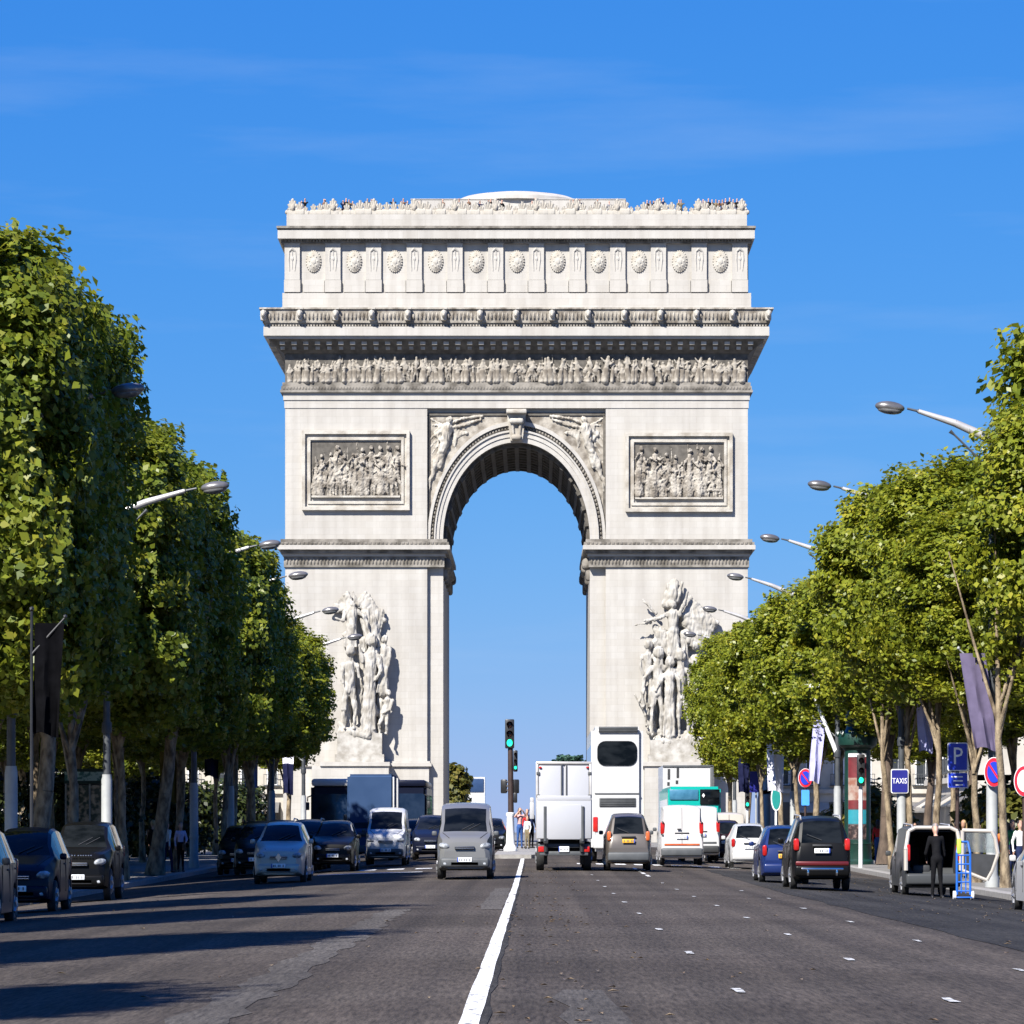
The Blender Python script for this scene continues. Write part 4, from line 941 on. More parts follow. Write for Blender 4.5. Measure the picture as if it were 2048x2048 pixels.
for x, y, w, h, lb in ((-26.5, 318, 6.4, 13, 'stone building glimpsed beyond the lavender flag in shade'), (-40, 310, 7, 15, 'stone building glimpsed behind the pedestrians in shade'), (-54, 300, 6.6, 16, 'stone building glimpsed behind the black off-roader')):
    building(x, y, w, R(90), lb, h)
building(26.5, 250, 14, 0, 'long cream building along the pavement behind the parking sign', 14)
building(-27.5, 250, 14, R(180), 'long stone building along the shaded pavement', 14)
for i, (x, d, h) in enumerate(((-17.5, 176, 3.4), (-18, 196, 3.6), (-17, 222, 3.8), (-22, 165, 4.2), (-23.5, 205, 4.6))):
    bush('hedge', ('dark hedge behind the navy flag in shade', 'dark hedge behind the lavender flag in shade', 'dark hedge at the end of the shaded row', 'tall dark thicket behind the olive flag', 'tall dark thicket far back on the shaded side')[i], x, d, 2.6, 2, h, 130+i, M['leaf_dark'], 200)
for i, (x, d, h) in enumerate(((16.5, 190, 2.4), (17.6, 214, 2.6), (21, 150, 3.0), (22.5, 178, 3.2))):
    bush('hedge', ('low olive hedge behind the round signs', 'low olive hedge by the arch on the sunny side', 'broad olive hedge behind the taxi sign trunks', 'broad olive hedge behind the advertising column')[i], x, d, 2.2, 2, h, 140+i, M['leaf_hedge'], 170)
# ------------------------------------------------------------------ vehicles
def paint(name, c, metal=.0, rough=.3, c2=None):
    M[name] = mat(name, c, c2 or tuple(v*1.06 for v in c), scale=.8, rough=rough, metal=metal, spec=.12 if max(c) < .06 else .4, coat=.06 if max(c) < .06 else .3); return M[name]
for nm, c, mt in (('silver_paint', (.44,.40,.345), .15), ('grey_paint', (.135,.135,.132), .1), ('lorry_white', (.36,.365,.385), 0), ('white_body', (.45,.45,.445), 0), ('black_body', (.005,.005,.005), 0), ('navy_body', (.007,.009,.02), 0), ('blue_body', (.009,.02,.09), .1),
                  ('beige_body', (.105,.092,.08), .2), ('teal_body', (.0,.30,.25), 0), ('wine_body', (.10,.012,.014), .2), ('slate_body', (.05,.053,.055), 0), ('maroon_dark', (.02,.008,.010), .2), ('pink_white', (.47,.455,.445), 0)): paint(nm, c, mt)
def rpanel(b, x0, x1, y0, y1, z0, z1, r):
    pts = []
    for cx, cz, a0 in ((x1-r, z1-r, 0), (x0+r, z1-r, 90), (x0+r, z0+r, 180), (x1-r, z0+r, 270)):
        for k in range(6): a = R(a0+18*k); pts.append((cx+r*math.cos(a), cz+r*math.sin(a)))
    prism(b, pts, y0, y1)
M['coach_glass'] = mat('coach_glass', (.004,.007,.012), (.012,.018,.028), scale=1.2, rough=.06, spec=.8, lo=.4, hi=.6)
M['steel_blue'] = mat('steel_blue_panel', (.022,.048,.11), (.03,.06,.13), scale=1, rough=.7, spec=.12)
M['glass'] = mat('tinted_glass', (.002,.003,.004), (.010,.012,.014), scale=1.6, rough=.03, spec=.12, stretch=(1,1,2.5), lo=.4, hi=.6)
M['tyre'] = mat('tyre_rubber', (.010,.010,.010), (.02,.02,.02), scale=9, rough=.8)
M['rim'] = mat('wheel_rim', (.30,.30,.31), (.42,.42,.43), rough=.35, metal=.7)
M['plastic'] = mat('black_plastic', (.018,.019,.02), (.03,.031,.033), rough=.55)
M['greyplastic'] = mat('grey_plastic', (.05,.055,.06), (.07,.075,.08), rough=.6)
M['headlamp'] = mat('headlamp_glass', (.10,.11,.12), (.42,.44,.46), scale=9, rough=.06)
M['tail'] = mat('tail_lamp_red', (.30,.008,.008), (.45,.02,.015), scale=5, rough=.15)
M['amber'] = mat('tail_lamp_orange', (.38,.07,.02), (.50,.12,.04), scale=5, rough=.15)
M['plate_w'] = mat('white_plate', (.72,.74,.74), rough=.5); M['plate_y'] = mat('yellow_plate', (.62,.33,.02), rough=.5); M['plate_ink'] = mat('plate_ink', (.08,.08,.09), rough=.6)
M['plate_blue'] = mat('plate_blue', (.02,.06,.35), rough=.5)
M['chrome'] = mat('chrome', (.6,.6,.6), rough=.12, metal=1)
M['underside'] = mat('underside', (.006,.006,.006), rough=.9)
M['seat'] = mat('seat_fabric', (.03,.03,.033), rough=.9)

def interp(tab, y):
    if y <= tab[0][0]: return tab[0][1]
    for (a, va), (b, vb) in zip(tab, tab[1:]):
        if y <= b: return va + (vb-va)*(y-a)/max(b-a, 1e-9)
    return tab[-1][1]

SPEC = {  # L length, top: roof outline from the nose, belt: waist line, w: half width along the length, cab: windscreen foot, header, roof end, rear screen foot
 'hatch': dict(L=4.05, top=[(0,.62),(.06,.76),(.25,.84),(1.0,.98),(1.12,1.0),(1.72,1.36),(2.0,1.42),(2.6,1.45),(3.3,1.41),(3.55,1.36),(3.85,.98),(3.95,.9),(4.05,.62)], belt=[(0,.6),(1.1,.93),(3.6,.97),(4.05,.7)], w=[(0,.44),(.12,.56),(.5,.63),(1.2,.655),(3.2,.655),(3.8,.61),(4.05,.54)], cab=(1.12,1.74,3.5,3.86), rk=.70, glass=[(1.3,2.3),(2.4,3.25)], axle=(.78,3.25), wr=.31, zb=.2),
 'mpv': dict(L=4.25, top=[(0,.64),(.05,.8),(.22,.9),(.85,1.06),(.95,1.09),(1.75,1.52),(2.1,1.58),(2.8,1.6),(3.6,1.55),(3.85,1.48),(4.1,1.05),(4.17,.95),(4.25,.65)], belt=[(0,.62),(1.0,1.0),(3.9,1.04),(4.25,.75)], w=[(0,.46),(.12,.57),(.5,.64),(1.2,.665),(3.4,.665),(4.0,.63),(4.25,.57)], cab=(.95,1.77,3.78,4.12), rk=.70, glass=[(1.35,2.4),(2.5,3.5)], axle=(.8,3.4), wr=.31, zb=.2),
 'suv': dict(L=4.4, top=[(0,.7),(.05,.92),(.2,1.02),(1.1,1.12),(1.2,1.15),(1.85,1.6),(2.2,1.66),(3.0,1.68),(3.9,1.62),(4.05,1.56),(4.27,1.12),(4.33,1.0),(4.4,.7)], belt=[(0,.68),(1.1,1.06),(4.1,1.12),(4.4,.8)], w=[(0,.5),(.1,.6),(.4,.67),(1.2,.69),(3.6,.69),(4.15,.66),(4.4,.6)], cab=(1.2,1.87,3.98,4.29), rk=.73, glass=[(1.5,2.5),(2.6,3.7)], axle=(.85,3.5), wr=.36, zb=.26),
 'van': dict(L=4.4, top=[(0,.72),(.04,.9),(.16,1.0),(.62,1.13),(.72,1.17),(1.45,1.72),(1.75,1.83),(2.4,1.87),(4.1,1.84),(4.25,1.78),(4.36,1.12),(4.38,1.0),(4.4,.7)], belt=[(0,.68),(.8,1.06),(4.2,1.1),(4.4,.8)], w=[(0,.5),(.1,.6),(.45,.66),(1.2,.68),(4.1,.68),(4.4,.64)], cab=(.72,1.47,4.2,4.34), rk=.86, glass=[(1.05,2.0)], axle=(.75,3.4), wr=.31, zb=.22),
}
def spec(kind, sx=1.0, sz=1.0, sy=1.0):
    s = SPEC[kind]; f = lambda t, a: [(y*sy, v*a) for y, v in t]
    return dict(L=s['L']*sy, top=f(s['top'], sz), belt=f(s['belt'], sz), w=f(s['w'], sx), cab=tuple(c*sy for c in s['cab']), rk=s['rk'], glass=[(a*sy, b*sy) for a, b in s['glass']], axle=tuple(a*sy for a in s['axle']), wr=s['wr'], zb=s['zb'])

def loft(sp, holes=True, rear_open=False):
    """-> bmeshes of body, windscreen, rear window, side windows"""
    L_, top, belt, w, cab, rk, wr, zb = sp['L'], sp['top'], sp['belt'], sp['w'], sp['cab'], sp['rk'], sp['wr'], sp['zb']
    ys = set([y for y, _ in top] + [y for y, _ in w] + [y for g in sp['glass'] for y in g] + list(cab))
    R_ = wr + .06
    for a in sp['axle']:
        for k in range(-4, 5): ys.add(a + R_*math.sin(k/4*math.pi/2))
    ys = sorted(y for y in ys if 0 <= y <= L_); yy = [ys[0]]
    for y in ys[1:]:
        if y - yy[-1] > .012: yy.append(y)
    rows = []
    for y in yy:
        zt = interp(top, y); zbelt = min(interp(belt, y), zt-.05); ww = interp(w, y)
        zl = zb + .05*(1 if y < .2 or y > L_-.2 else 0)
        for a in sp['axle']:
            if abs(y-a) < R_: zl = max(zl, wr + math.sqrt(R_*R_-(y-a)**2))
        zl = min(zl, zbelt-.1)
        k = max(0, min(1, (zt-zbelt-.06)/.3)); wt = ww*(.95*(1-k) + rk*k)
        h = zbelt - zl
        rows.append((y, [(0, zl), (ww*.8, zl), (ww*.985, zl+.03), (ww*1.012, zl+.35*h), (ww, zl+.8*h), (ww*.975, zbelt), (wt, zt-.055*(.4+.6*k)), (wt*.86, zt-.008), (wt*.45, zt+.012*k), (0, zt+.018*k)]))
    body, ws, rw, sw = B(), B(), B(), {1: B(), -1: B()}
    def put(bm, pts): 
        try: bm.faces.new([bm.verts.new(p) for p in pts])
        except ValueError: pass
    c0, c1, c2, c3 = cab
    for (y0, p), (y1, q) in zip(rows, rows[1:]):
        ym = (y0+y1)/2
        for i in range(9):
            for s in (-1, 1):
                pts = [(s*p[i][0], y0, p[i][1]), (s*p[i+1][0], y0, p[i+1][1]), (s*q[i+1][0], y1, q[i+1][1]), (s*q[i][0], y1, q[i][1])]
                t = body
                if i in (6, 7, 8) and i >= 7 and c0 < ym < c1: t = ws
                elif i >= 7 and c2 < ym < c3 and interp(top, ym) > interp(belt, ym)+.1: t = rw
                elif i == 5 and any(a < ym < b for a, b in sp['glass']): t = sw[s]
                if i == 6 and False: pass
                if rear_open and ym > c2-.02 and (i >= 6 or (i >= 4 and ym > L_-.06)): continue
                put(t, pts if s > 0 else pts[::-1])
    for y, p in (rows[0], rows[-1]):
        if rear_open and y > 1: continue
        put(body, [(x, y, z) for x, z in p] + [(-x, y, z) for x, z in p[-2:0:-1]])
    for bm in (body, ws, rw, sw[1], sw[-1]): bmesh.ops.remove_doubles(bm, verts=bm.verts, dist=.002)
    return body, ws, rw, sw, rows

def wheel_parts(root, x, y, r, s, wid=.15):
    t = B(); prof = [(r*.62, -wid/2), (r*.95, -wid/2), (r, -wid*.3), (r, wid*.3), (r*.95, wid/2), (r*.62, wid/2)]
    n = 20; rings = [[t.verts.new((px, rr*math.cos(2*math.pi*i/n), rr*math.sin(2*math.pi*i/n))) for i in range(n)] for rr, px in prof]
    for a, b in zip(rings, rings[1:]):
        for i in range(n): t.faces.new((a[i], a[(i+1)%n], b[(i+1)%n], b[i]))
    t.faces.new(rings[0]); 
    wo = part('wheel', t, M['tyre'], root, loc=(x, y, r))
    b = B(); tube(b, (s*wid*.2, 0, 0), (s*wid*.47, 0, 0), r*.63, r*.6, 18)
    for k in range(5):
        a = 2*math.pi*k/5; tube(b, (s*wid*.5, 0, 0), (s*wid*.5, r*.5*math.cos(a), r*.5*math.sin(a)), .05, .03, 5)
    part('rim', b, M['rim'], wo)

def plate(root, y, z, s, colour='w', w=.36, h=.11):
    b = B(); rbox(b, 0, y, z, w, .02, h, .008); po = part('licence_plate', b, M['plate_'+colour], root)
    b = B()
    for k in range(7):
        if k in (2, 5): continue
        xx = (k-3)*w*.115; box(b, xx-.011, xx+.011, y+s*.012-.003, y+s*.012+.003, z-.03, z+.03)
    part('plate_characters', b, M['plate_ink'], po, ang=None)
    b = B(); rbox(b, -s*-1*w*.46*-1 if False else -w*.46, y+s*.004, z, w*.08, .02, h*.98, .004); part('plate_band', b, M['plate_blue'], po)

def car(name, label, cat, x, d, kind, colour, away=False, sx=1.0, sz=1.0, sy=1.0, rz=0.0, z=None, lampc='tail', platec='w', bumper=None, rails=False, extras=None, rear_window=True, group='cars and vans in the avenue', rear_open=False, tl_high=False):
    sp = spec(kind, sx, sz, sy); L_ = sp['L']
    t = thing(name, label, cat, (x, d + (L_ if away else 0), gz(x, d+L_/2) if z is None else z), (math.pi if away else 0) + rz, group)
    body, ws, rw, sw, rows = loft(sp, rear_open=rear_open)
    part('body', body, M[colour], t, ang=28)
    part('windscreen', ws, M['glass'], t, ang=40)
    if not rear_open: part('rear_window', rw, M['glass'] if rear_window else M[colour], t, ang=40)
    for s in (-1, 1): part('side_window', sw[s], M['glass'], t, ang=40)
    W = max(v for _, v in sp['w']); zb = sp['zb']; wn = interp(sp['w'], .1); wr_ = interp(sp['w'], L_-.12)
    for a in sp['axle']:
        for s in (-1, 1): wheel_parts(t, s*(W-.085), a, sp['wr'], s)
    b = B(); box(b, -W*.9, W*.9, .35, L_-.35, zb+.02, zb+.12); part('underbody', b, M['underside'], t, ang=None)
    bp = M[bumper or colour]
    # nose
    zt0 = interp(sp['top'], .05); zh = zt0*.9
    b = B(); rbox(b, 0, .03, zb+.2, wn*1.96, .2, .24, .06, 3); part('front_bumper', b, bp, t)
    b = B(); rbox(b, 0, -.045, zb+.17, wn*1.15, .05, .11, .02); part('lower_grille', b, M['plastic'], t)
    b = B(); rbox(b, 0, -.02, zh-.05, wn*.8, .08, .085, .02)
    gr = part('grille', b, M['plastic'], t)
    b = B()
    for k in range(2): rbox(b, 0, -.062, zh-.07+.04*k, wn*.78, .012, .012, .003, 1)
    part('grille_bar', b, M['chrome'], gr)
    for s in (-1, 1):
        b = B(); t2 = bmesh.new(); bmesh.ops.create_uvsphere(t2, u_segments=14, v_segments=8, radius=1)
        merge(b, t2, 0, Matrix.Translation((s*wn*.83, .07, zh+.0)) @ Matrix.Rotation(-s*.18, 4, 'Y') @ Matrix.Rotation(s*.45, 4, 'Z') @ Matrix.Diagonal((wn*.24, .075, .075, 1)))
        part('headlight', b, M['headlamp'], t, ang=60)
        b = B(); ball(b, (s*wn*.8, -.055, zb+.17), (.05, .03, .045), 1); part('fog_lamp', b, M['headlamp'], t)
        yb = sp['cab'][0]+.22; zbm = interp(sp['belt'], yb)+.06; b = B(); rbox(b, s*(W+.075), yb, zbm, .13, .09, .12, .035, 2); part('door_mirror', b, bp if bumper else M[colour], t)
        b = B()                                                   # door seams and handles
        for g0, g1 in sp['glass']: rbox(b, s*(W*1.004), g1-.14, interp(sp['belt'], g1)-.1, .03, .16, .03, .01, 1)
        part('door_handle', b, M['plastic'], t)
    plate(t, -.085, zb+.27, -1, platec)
    c0, c1 = sp['cab'][:2]; y0, y1 = c0+.03, c0+.22; z0_, z1_ = interp(sp['top'], y0)+.02, interp(sp['top'], y1)+.025
    for s in (-1, 1):
        b = B(); tube(b, (s*.08, y0, z0_), (s*.08+W*.42, y1, z1_), .011, .008, 5); part('wiper', b, M['plastic'], t)
        for yq in sorted(set([sp['glass'][0][0]+.02] + [g[1]+.05 for g in sp['glass']])):
            b = B(); box(b, s*(interp(sp['w'], yq)*1.006)-.006, s*(interp(sp['w'], yq)*1.006)+.006, yq-.008, yq+.008, zb+.2, interp(sp['belt'], yq)-.01); part('door_seam', b, M['underside'], t, ang=None)
    for s in (-1, 1):
        b = B(); tube(b, (s*wn*.62, .16, interp(sp['top'], .16)+.006), (s*W*.8, c0-.05, interp(sp['top'], c0-.05)-.012), .007, .007, 5); part('bonnet_seam', b, M['underside'], t)
    # tail
    b = B(); rbox(b, 0, L_-.04, zb+.2, wr_*2.0, .2, .26, .06, 3); part('rear_bumper', b, bp, t)
    zl = interp(sp['belt'], L_-.35)
    for s in (-1, 1):
        b = B(); rbox(b, s*wr_*.93, L_-.11, zl-(.08 if not tl_high else -.06), wr_*.21, .2, .28 if not tl_high else .4, .05, 2); part('tail_light', b, M[lampc], t)
    if rear_open:
        if rails: rail_pair(t, sp, W, L_)
        extras(t, sp); return t
    plate(t, L_+.03 if zl > .85 else L_, zl-.22, 1, platec)
    b = B(); tube(b, (0, L_-.12, zl+.02), (wr_*.55, L_-.14, zl+.16), .012, .008, 5); rbox(b, 0, L_-.02, zl-.1, wr_*.7, .04, .045, .012); part('tailgate_trim', b, M['plastic'], t)
    if not rear_window:                                        # panel van doors: centre split, hinges, handle, rub strip
        y1, y2 = sp['cab'][2]+.03, sp['cab'][3]; zt = interp(sp['top'], y1); zbx = interp(sp['top'], y2)
        b = B(); path(b, [(0, y1+.03, zt), (0, y2+.012, zbx), (0, L_+.012, zb+.42)], [.009]*3, 5); part('door_split', b, M['plastic'], t)
        for s in (-1, 1):
            for k in range(2): b = B(); rbox(b, s*wr_*.93, L_-.02, zbx-.18+.4*k-.12, .05, .09, .07, .015); part('hinge', b, M['greyplastic'], t)
        b = B(); rbox(b, .09, L_+.02, zbx-.12, .13, .03, .05, .012); part('rear_handle', b, M['plastic'], t)
        b = B(); rbox(b, 0, L_+.005, zb+.44, wr_*1.7, .03, .06, .012); part('rub_strip', b, M['amber' if colour == 'pink_white' else 'greyplastic'], t)
    if rails: rail_pair(t, sp, W, L_)
    if extras: extras(t, sp)
    return t

def rail_pair(t, sp, W, L_):
        for s in (-1, 1):
            b = B(); zr = interp(sp['top'], L_*.5); path(b, [(s*W*.66, L_*.36, zr-.02), (s*W*.66, L_*.4, zr+.06), (s*W*.66, L_*.84, zr+.03), (s*W*.66, L_*.88, zr-.05)], [.02]*4, 6); part('roof_rail', b, M['alu'], t)

def rhomb(t, y, z, w, h):
    b = B(); prism(b, [(0, z-h), (w, z), (0, z+h), (-w, z)], y-.012, y+.02); part('badge', b, M['chrome'], t, ang=None)
def roof_sign(t, sp):
    pass
# --- oncoming traffic, shaded side
car('parked_car', 'silver-blue car cut off by the picture edge, sky mirrored in its side', 'car', -9.2, 62, 'mpv', 'slate_body', z=-.33, sy=.8)
car('parked_car', 'dark blue car between the silver-blue car and the black off-roader', 'car', -9.6, 73, 'mpv', 'navy_body', z=-.32, sy=.8)
def evo(t, sp):
    b = B()
    for s in (-1, 1):
        for k in range(6): rbox(b, s*.04 + s*k*.055, -.03, 1.0, .03, .02, .025, .004, 1)
    part('bonnet_lettering', b, M['chrome'], t)
car('parked_car', 'black off-roader with a pale green plate, near the kerb in shade', 'car', -9.95, 85.5, 'suv', 'black_body', z=-.31, sz=1.03, sy=.86, extras=evo)
def meg(t, sp): 
    rhomb(t, -.07, .68, .075, .11)
car('saloon_car', 'silver car with a large nose badge driving towards the camera', 'car', -6.5, 100, 'hatch', 'silver_paint', sz=1.1, sx=1.03, bumper=None, z=-.13, extras=meg)
car('dark_car', 'black car half hidden behind the silver car, by the kerb', 'car', -8.25, 116, 'hatch', 'black_body', sz=1.06, z=-.08)
car('dark_car', 'black car just behind the shoulder of the silver car', 'car', -6.05, 118, 'hatch', 'black_body', sz=1.05, z=.02)
car('estate_car', 'black taxi-like car with white plate before the blue-grey lorry', 'car', -7.35, 126, 'mpv', 'black_body', z=.0, rails=True)
car('white_van', 'small white van with dark bumper driving towards the camera', 'van', -4.8, 127, 'van', 'white_body', bumper='greyplastic', sx=.98, z=.12)
car('dark_car', 'dark blue car in the gap beside the small white van', 'car', -3.7, 140, 'mpv', 'navy_body', z=.2)
car('dark_car', 'black car with a white plate peeping out beside the grey van', 'car', -2.95, 142, 'hatch', 'black_body', z=.22)
car('grey_van', 'blue-grey van with grey bumper close to the centre line', 'van', -1.72, 97.5, 'van', 'grey_paint', bumper='greyplastic', sx=1.03, sz=1.02)
car('dark_car', 'dark car far down the oncoming lanes beside the signal mast', 'car', -1.75, 158, 'hatch', 'black_body', z=.3)
car('dark_car', 'second dark car far behind the grey van', 'car', -2.4, 176, 'mpv', 'navy_body', z=.36)
car('white_car', 'white car half seen between the tree trunks and the black taxi-like car', 'car', -9.6, 150, 'hatch', 'white_body', z=.02)
car('dark_car', 'dark car far back in shade behind the kerbside black car', 'car', -9.9, 138, 'mpv', 'black_body', z=-.02)
car('dark_car', 'dark car far back between the blue-grey lorry and the small white van', 'car', -4.9, 162, 'hatch', 'navy_body', z=.28)
car('dark_car', 'black car parked by the kerb just beyond the walkers in shade', 'car', -9.15, 121, 'hatch', 'black_body', z=-.14, sz=1.06)
car('dark_car', 'dark blue car in the second rank behind the silver car', 'car', -8.7, 133, 'mpv', 'navy_body', z=.0)
car('dark_car', 'black car nose to tail before the white-roofed coach', 'car', -8.0, 156, 'hatch', 'black_body', z=.18)
# --- traffic driving away, sunny side
car('hatchback', 'dark grey-brown hatchback with orange tail lamps and yellow plate', 'car', 2.72, 113, 'mpv', 'beige_body', True, lampc='amber', platec='y', bumper='greyplastic', sz=1.03, z=.09)
car('panel_van', 'white panel van with windowless rear doors', 'van', 4.67, 124, 'van', 'pink_white', True, bumper='greyplastic', rear_window=False, z=.14, tl_high=True, sz=1.02)
car('panel_van', 'second white van, narrower in view, between the panel van and the small white car', 'van', 5.9, 139, 'van', 'white_body', True, bumper='plastic', rear_window=False, z=.16, tl_high=True, sz=1.05)
car('dark_car', 'dark car with red tail lamp squeezed before the pale grey van', 'car', 7.0, 143, 'hatch', 'maroon_dark', True, z=.06, sz=1.08)
car('panel_van', 'pale grey van seen over the roof of the small white car', 'van', 7.55, 152, 'van', 'silver_paint', True, rear_window=False, z=.08)
car('white_car', 'small white hatchback with a dark rear window driving away', 'car', 6.98, 127, 'hatch', 'white_body', True, bumper=None, z=.02)
car('blue_car', 'bright blue small car with yellow plate and red lamps', 'car', 6.4, 100, 'hatch', 'blue_body', True, platec='y', z=-.13, sz=1.03, sx=.98)
def duster(t, sp):
    L_ = sp['L']; b = B(); rbox(b, 0, L_+.05, .50, .98, .06, .075, .03); part('bumper_bar', b, M['chrome'], t)
    b = B()
    for s in (-1, 1): rbox(b, s*.33, L_+.07, .42, .05, .04, .14, .01)
    part('bar_bracket', b, M['chrome'], t)
    b = B(); rbox(b, 0, L_-.0, .63, 1.22, .1, .1, .03); part('bumper_strip', b, M['wine_body'], t)
car('off_roader', 'black off-roader with dark red bumper strip and silver bar', 'car', 6.6, 90, 'suv', 'black_body', True, z=-.15, sx=1.0, sz=1.02, extras=duster, rails=True)
car('parked_car', 'white and blue car cut off at the picture edge by the kerb', 'car', 9.95, 73, 'hatch', 'white_body', True, z=-.34, sz=1.05)

# open-backed leisure van at the kerb
def openvan(t, sp):
    L_ = sp['L']; W = .655
    b = B(); box(b, -.54, .54, 1.4, 1.46, .45, 1.5); box(b, -.56, .56, 1.46, L_-.1, .44, .5)
    for s in (-1, 1): box(b, s*.55-.02, s*.55+.02, 1.46, L_-.12, .5, 1.48)
    box(b, -.5, .5, 1.5, L_-.2, 1.5, 1.53); part('load_bay', b, M['underside'], t, ang=None)
    for s in (-1, 1):
        b = B(); rbox(b, s*.27, 1.75, .8, .42, .14, .7, .05); rbox(b, s*.27, 1.75, 1.25, .22, .1, .2, .04); part('rear_seat', b, M['seat'], t)
    b = B()                                                         # frame of the tailgate opening
    for s in (-1, 1): path(b, [(s*.63, L_-.02, .62), (s*.63, L_-.04, 1.1), (s*.56, L_-.14, 1.52)], [.05, .05, .045], 8)
    path(b, [(-.56, L_-.14, 1.52), (-.4, L_-.16, 1.60), (.4, L_-.16, 1.60), (.56, L_-.14, 1.52)], [.045]*4, 8); part('opening_frame', b, M['silver_paint'], t)
    b = B(); rbox(b, -.3, 2.1, .7, .35, .4, .4, .05); rbox(b, .2, 3.4, .62, .4, .5, .24, .04); part('luggage', b, M['plastic'], t)
    # side-hung rear door standing wide open (it swings out on the kerb side; local x runs the other way)
    dr = B(); hx, hy = -.66, L_-.03
    def P_(u, z): return (hx - u, hy + .12*u + .05, z)
    outer = [P_(.0, .62), P_(.55, .40), P_(.66, .60), P_(.80, 1.0), P_(.74, 1.35), P_(.66, 1.52), P_(.0, 1.54)]
    path(dr, outer + [outer[0]], [.045]*8, 8); part('open_rear_door', dr, M['silver_paint'], t)
    d2 = B(); f = [P_(.05, .66), P_(.55, .45), P_(.63, .6), P_(.74, .98), P_(.04, 1.02)]
    a = [d2.verts.new((x_, y_-.03, z_)) for x_, y_, z_ in f]; c = [d2.verts.new((x_, y_+.03, z_)) for x_, y_, z_ in f]
    d2.faces.new(a); d2.faces.new(c[::-1])
    for i in range(5): d2.faces.new((a[i], c[i], c[(i+1)%5], a[(i+1)%5]))
    part('door_lining', d2, M['plastic'], t, ang=None)
    d3 = B(); f = [P_(.07, 1.05), P_(.73, 1.02), P_(.70, 1.34), P_(.62, 1.48), P_(.07, 1.5)]; a = [d3.verts.new((x_, y_, z_)) for x_, y_, z_ in f]; c = [d3.verts.new((x_, y_+.012, z_)) for x_, y_, z_ in f]
    d3.faces.new(a); d3.faces.new(c[::-1])
    for i in range(5): d3.faces.new((a[i], c[i], c[(i+1)%5], a[(i+1)%5]))
    gm = bpy.data.materials.get('door_glass')
    if not gm:
        gm = mat('door_glass', (.5,.55,.55), rough=.03); gm.node_tree.nodes['Principled BSDF'].inputs['Transmission Weight'].default_value = .9
    part('door_window', d3, gm, t, ang=None)
car('open_van', 'grey leisure van parked at the kerb with its rear door wide open', 'van', 9.15, 90, 'van', 'slate_body', True, z=-.30, sz=.88, sx=.96, rear_open=True, extras=openvan, rails=True, tl_high=True)

# --- lorries and coaches
def wheels4(t, W, ys, r=.42):
    for y in ys:
        for s in (-1, 1): wheel_parts(t, s*(W-.12), y, r, s, .22)
def box_lorry_rear(x, d):
    t = thing('box_lorry', 'white box lorry with raised tail lift, seen from behind', 'lorry', (x, d, gz(x, d)), 0, 'lorries and coaches in the avenue'); W = .80
    b = B(); box(b, -W, W, .05, 4.6, .92, 3.12); part('cargo_box', b, M['lorry_white'], t, ang=None)
    b = B()
    for s in (-1, 1): rbox(b, s*(W-.03), .03, 2.02, .08, .1, 2.2, .02); 
    rbox(b, 0, .03, 3.10, 2*W, .1, .08, .02); rbox(b, 0, .03, .95, 2*W, .1, .08, .02); fr = part('rear_frame', b, M['alu'], t)
    for s in (-1, 1):
        b = B(); rbox(b, s*W*.47, .03, 2.0, W*.86, .06, 2.05, .02); dd = part('rear_door', b, M['lorry_white'], t)
        b = B(); tube(b, (s*.07, -.03, 1.0), (s*.07, -.03, 3.05), .018, .018, 8); rbox(b, s*.07, -.04, 1.9, .05, .03, .2, .01); part('locking_bar', b, M['greyplastic'], dd)
        b = B()
        for k in range(3): rbox(b, s*(W-.06), -.02, 1.5+.65*k, .1, .04, .09, .01)
        part('hinge', b, M['greyplastic'], dd)
        b = B(); ball(b, (s*(W-.12), -.03, 2.97), (.05, .03, .035), 1); part('marker_lamp', b, M['tail'], t)
    b = B(); rbox(b, 0, -.14, 1.48, 2*W-.02, .07, 1.12, .03); rbox(b, 0, -.19, 1.40, 1.02, .04, 1.0, .02); rbox(b, 0, -.15, 2.08, 2*W-.06, .06, .16, .02); tl = part('tail_lift', b, M['lorry_white'], t)
    for s in (-1, 1):
        b = B(); tube(b, (s*.54, -.2, .85), (s*.54, -.2, 1.85), .045, .045, 10); part('lift_rail', b, M['greyplastic'], tl)
        b = B(); path(b, [(s*.52, -.1, .9), (s*.52, -.05, .55), (s*.5, .5, .45)], [.06, .06, .05], 8); rbox(b, s*.52, -.16, .86, .14, .12, .16, .02); part('lift_arm', b, M['plastic'], t)
        b = B(); rbox(b, s*.64, -.02, .62, .2, .08, .16, .02); part('tail_light', b, M['tail'], t)
        b = B(); rbox(b, s*.6, .75, .42, .26, .04, .5, .01); part('mud_flap', b, M['plastic'], t)
    b = B(); rbox(b, 0, .02, .50, 1.4, .1, .12, .02); rbox(b, 0, .06, .72, 1.5, .1, .12, .02); part('underrun_bar', b, M['greyplastic'], t)
    plate(t, -.06, .62, -1, 'w', .3, .16)
    b = B(); box(b, -.45, .45, .3, 5.5, .55, .9); part('chassis', b, M['underside'], t, ang=None)
    b = B(); rbox(b, 0, 5.6, 1.45, 1.5, 1.6, 1.9, .12); part('cab', b, M['lorry_white'], t)
    b = B(); rbox(b, -W-.12, 4.9, 1.75, .14, .08, .5, .03); rbox(b, -W-.12, 4.93, 2.05, .12, .08, .2, .03); part('door_mirror', b, M['lorry_white'], t)
    wheels4(t, W, (.95, 5.3)); return t
box_lorry_rear(.86, 113)

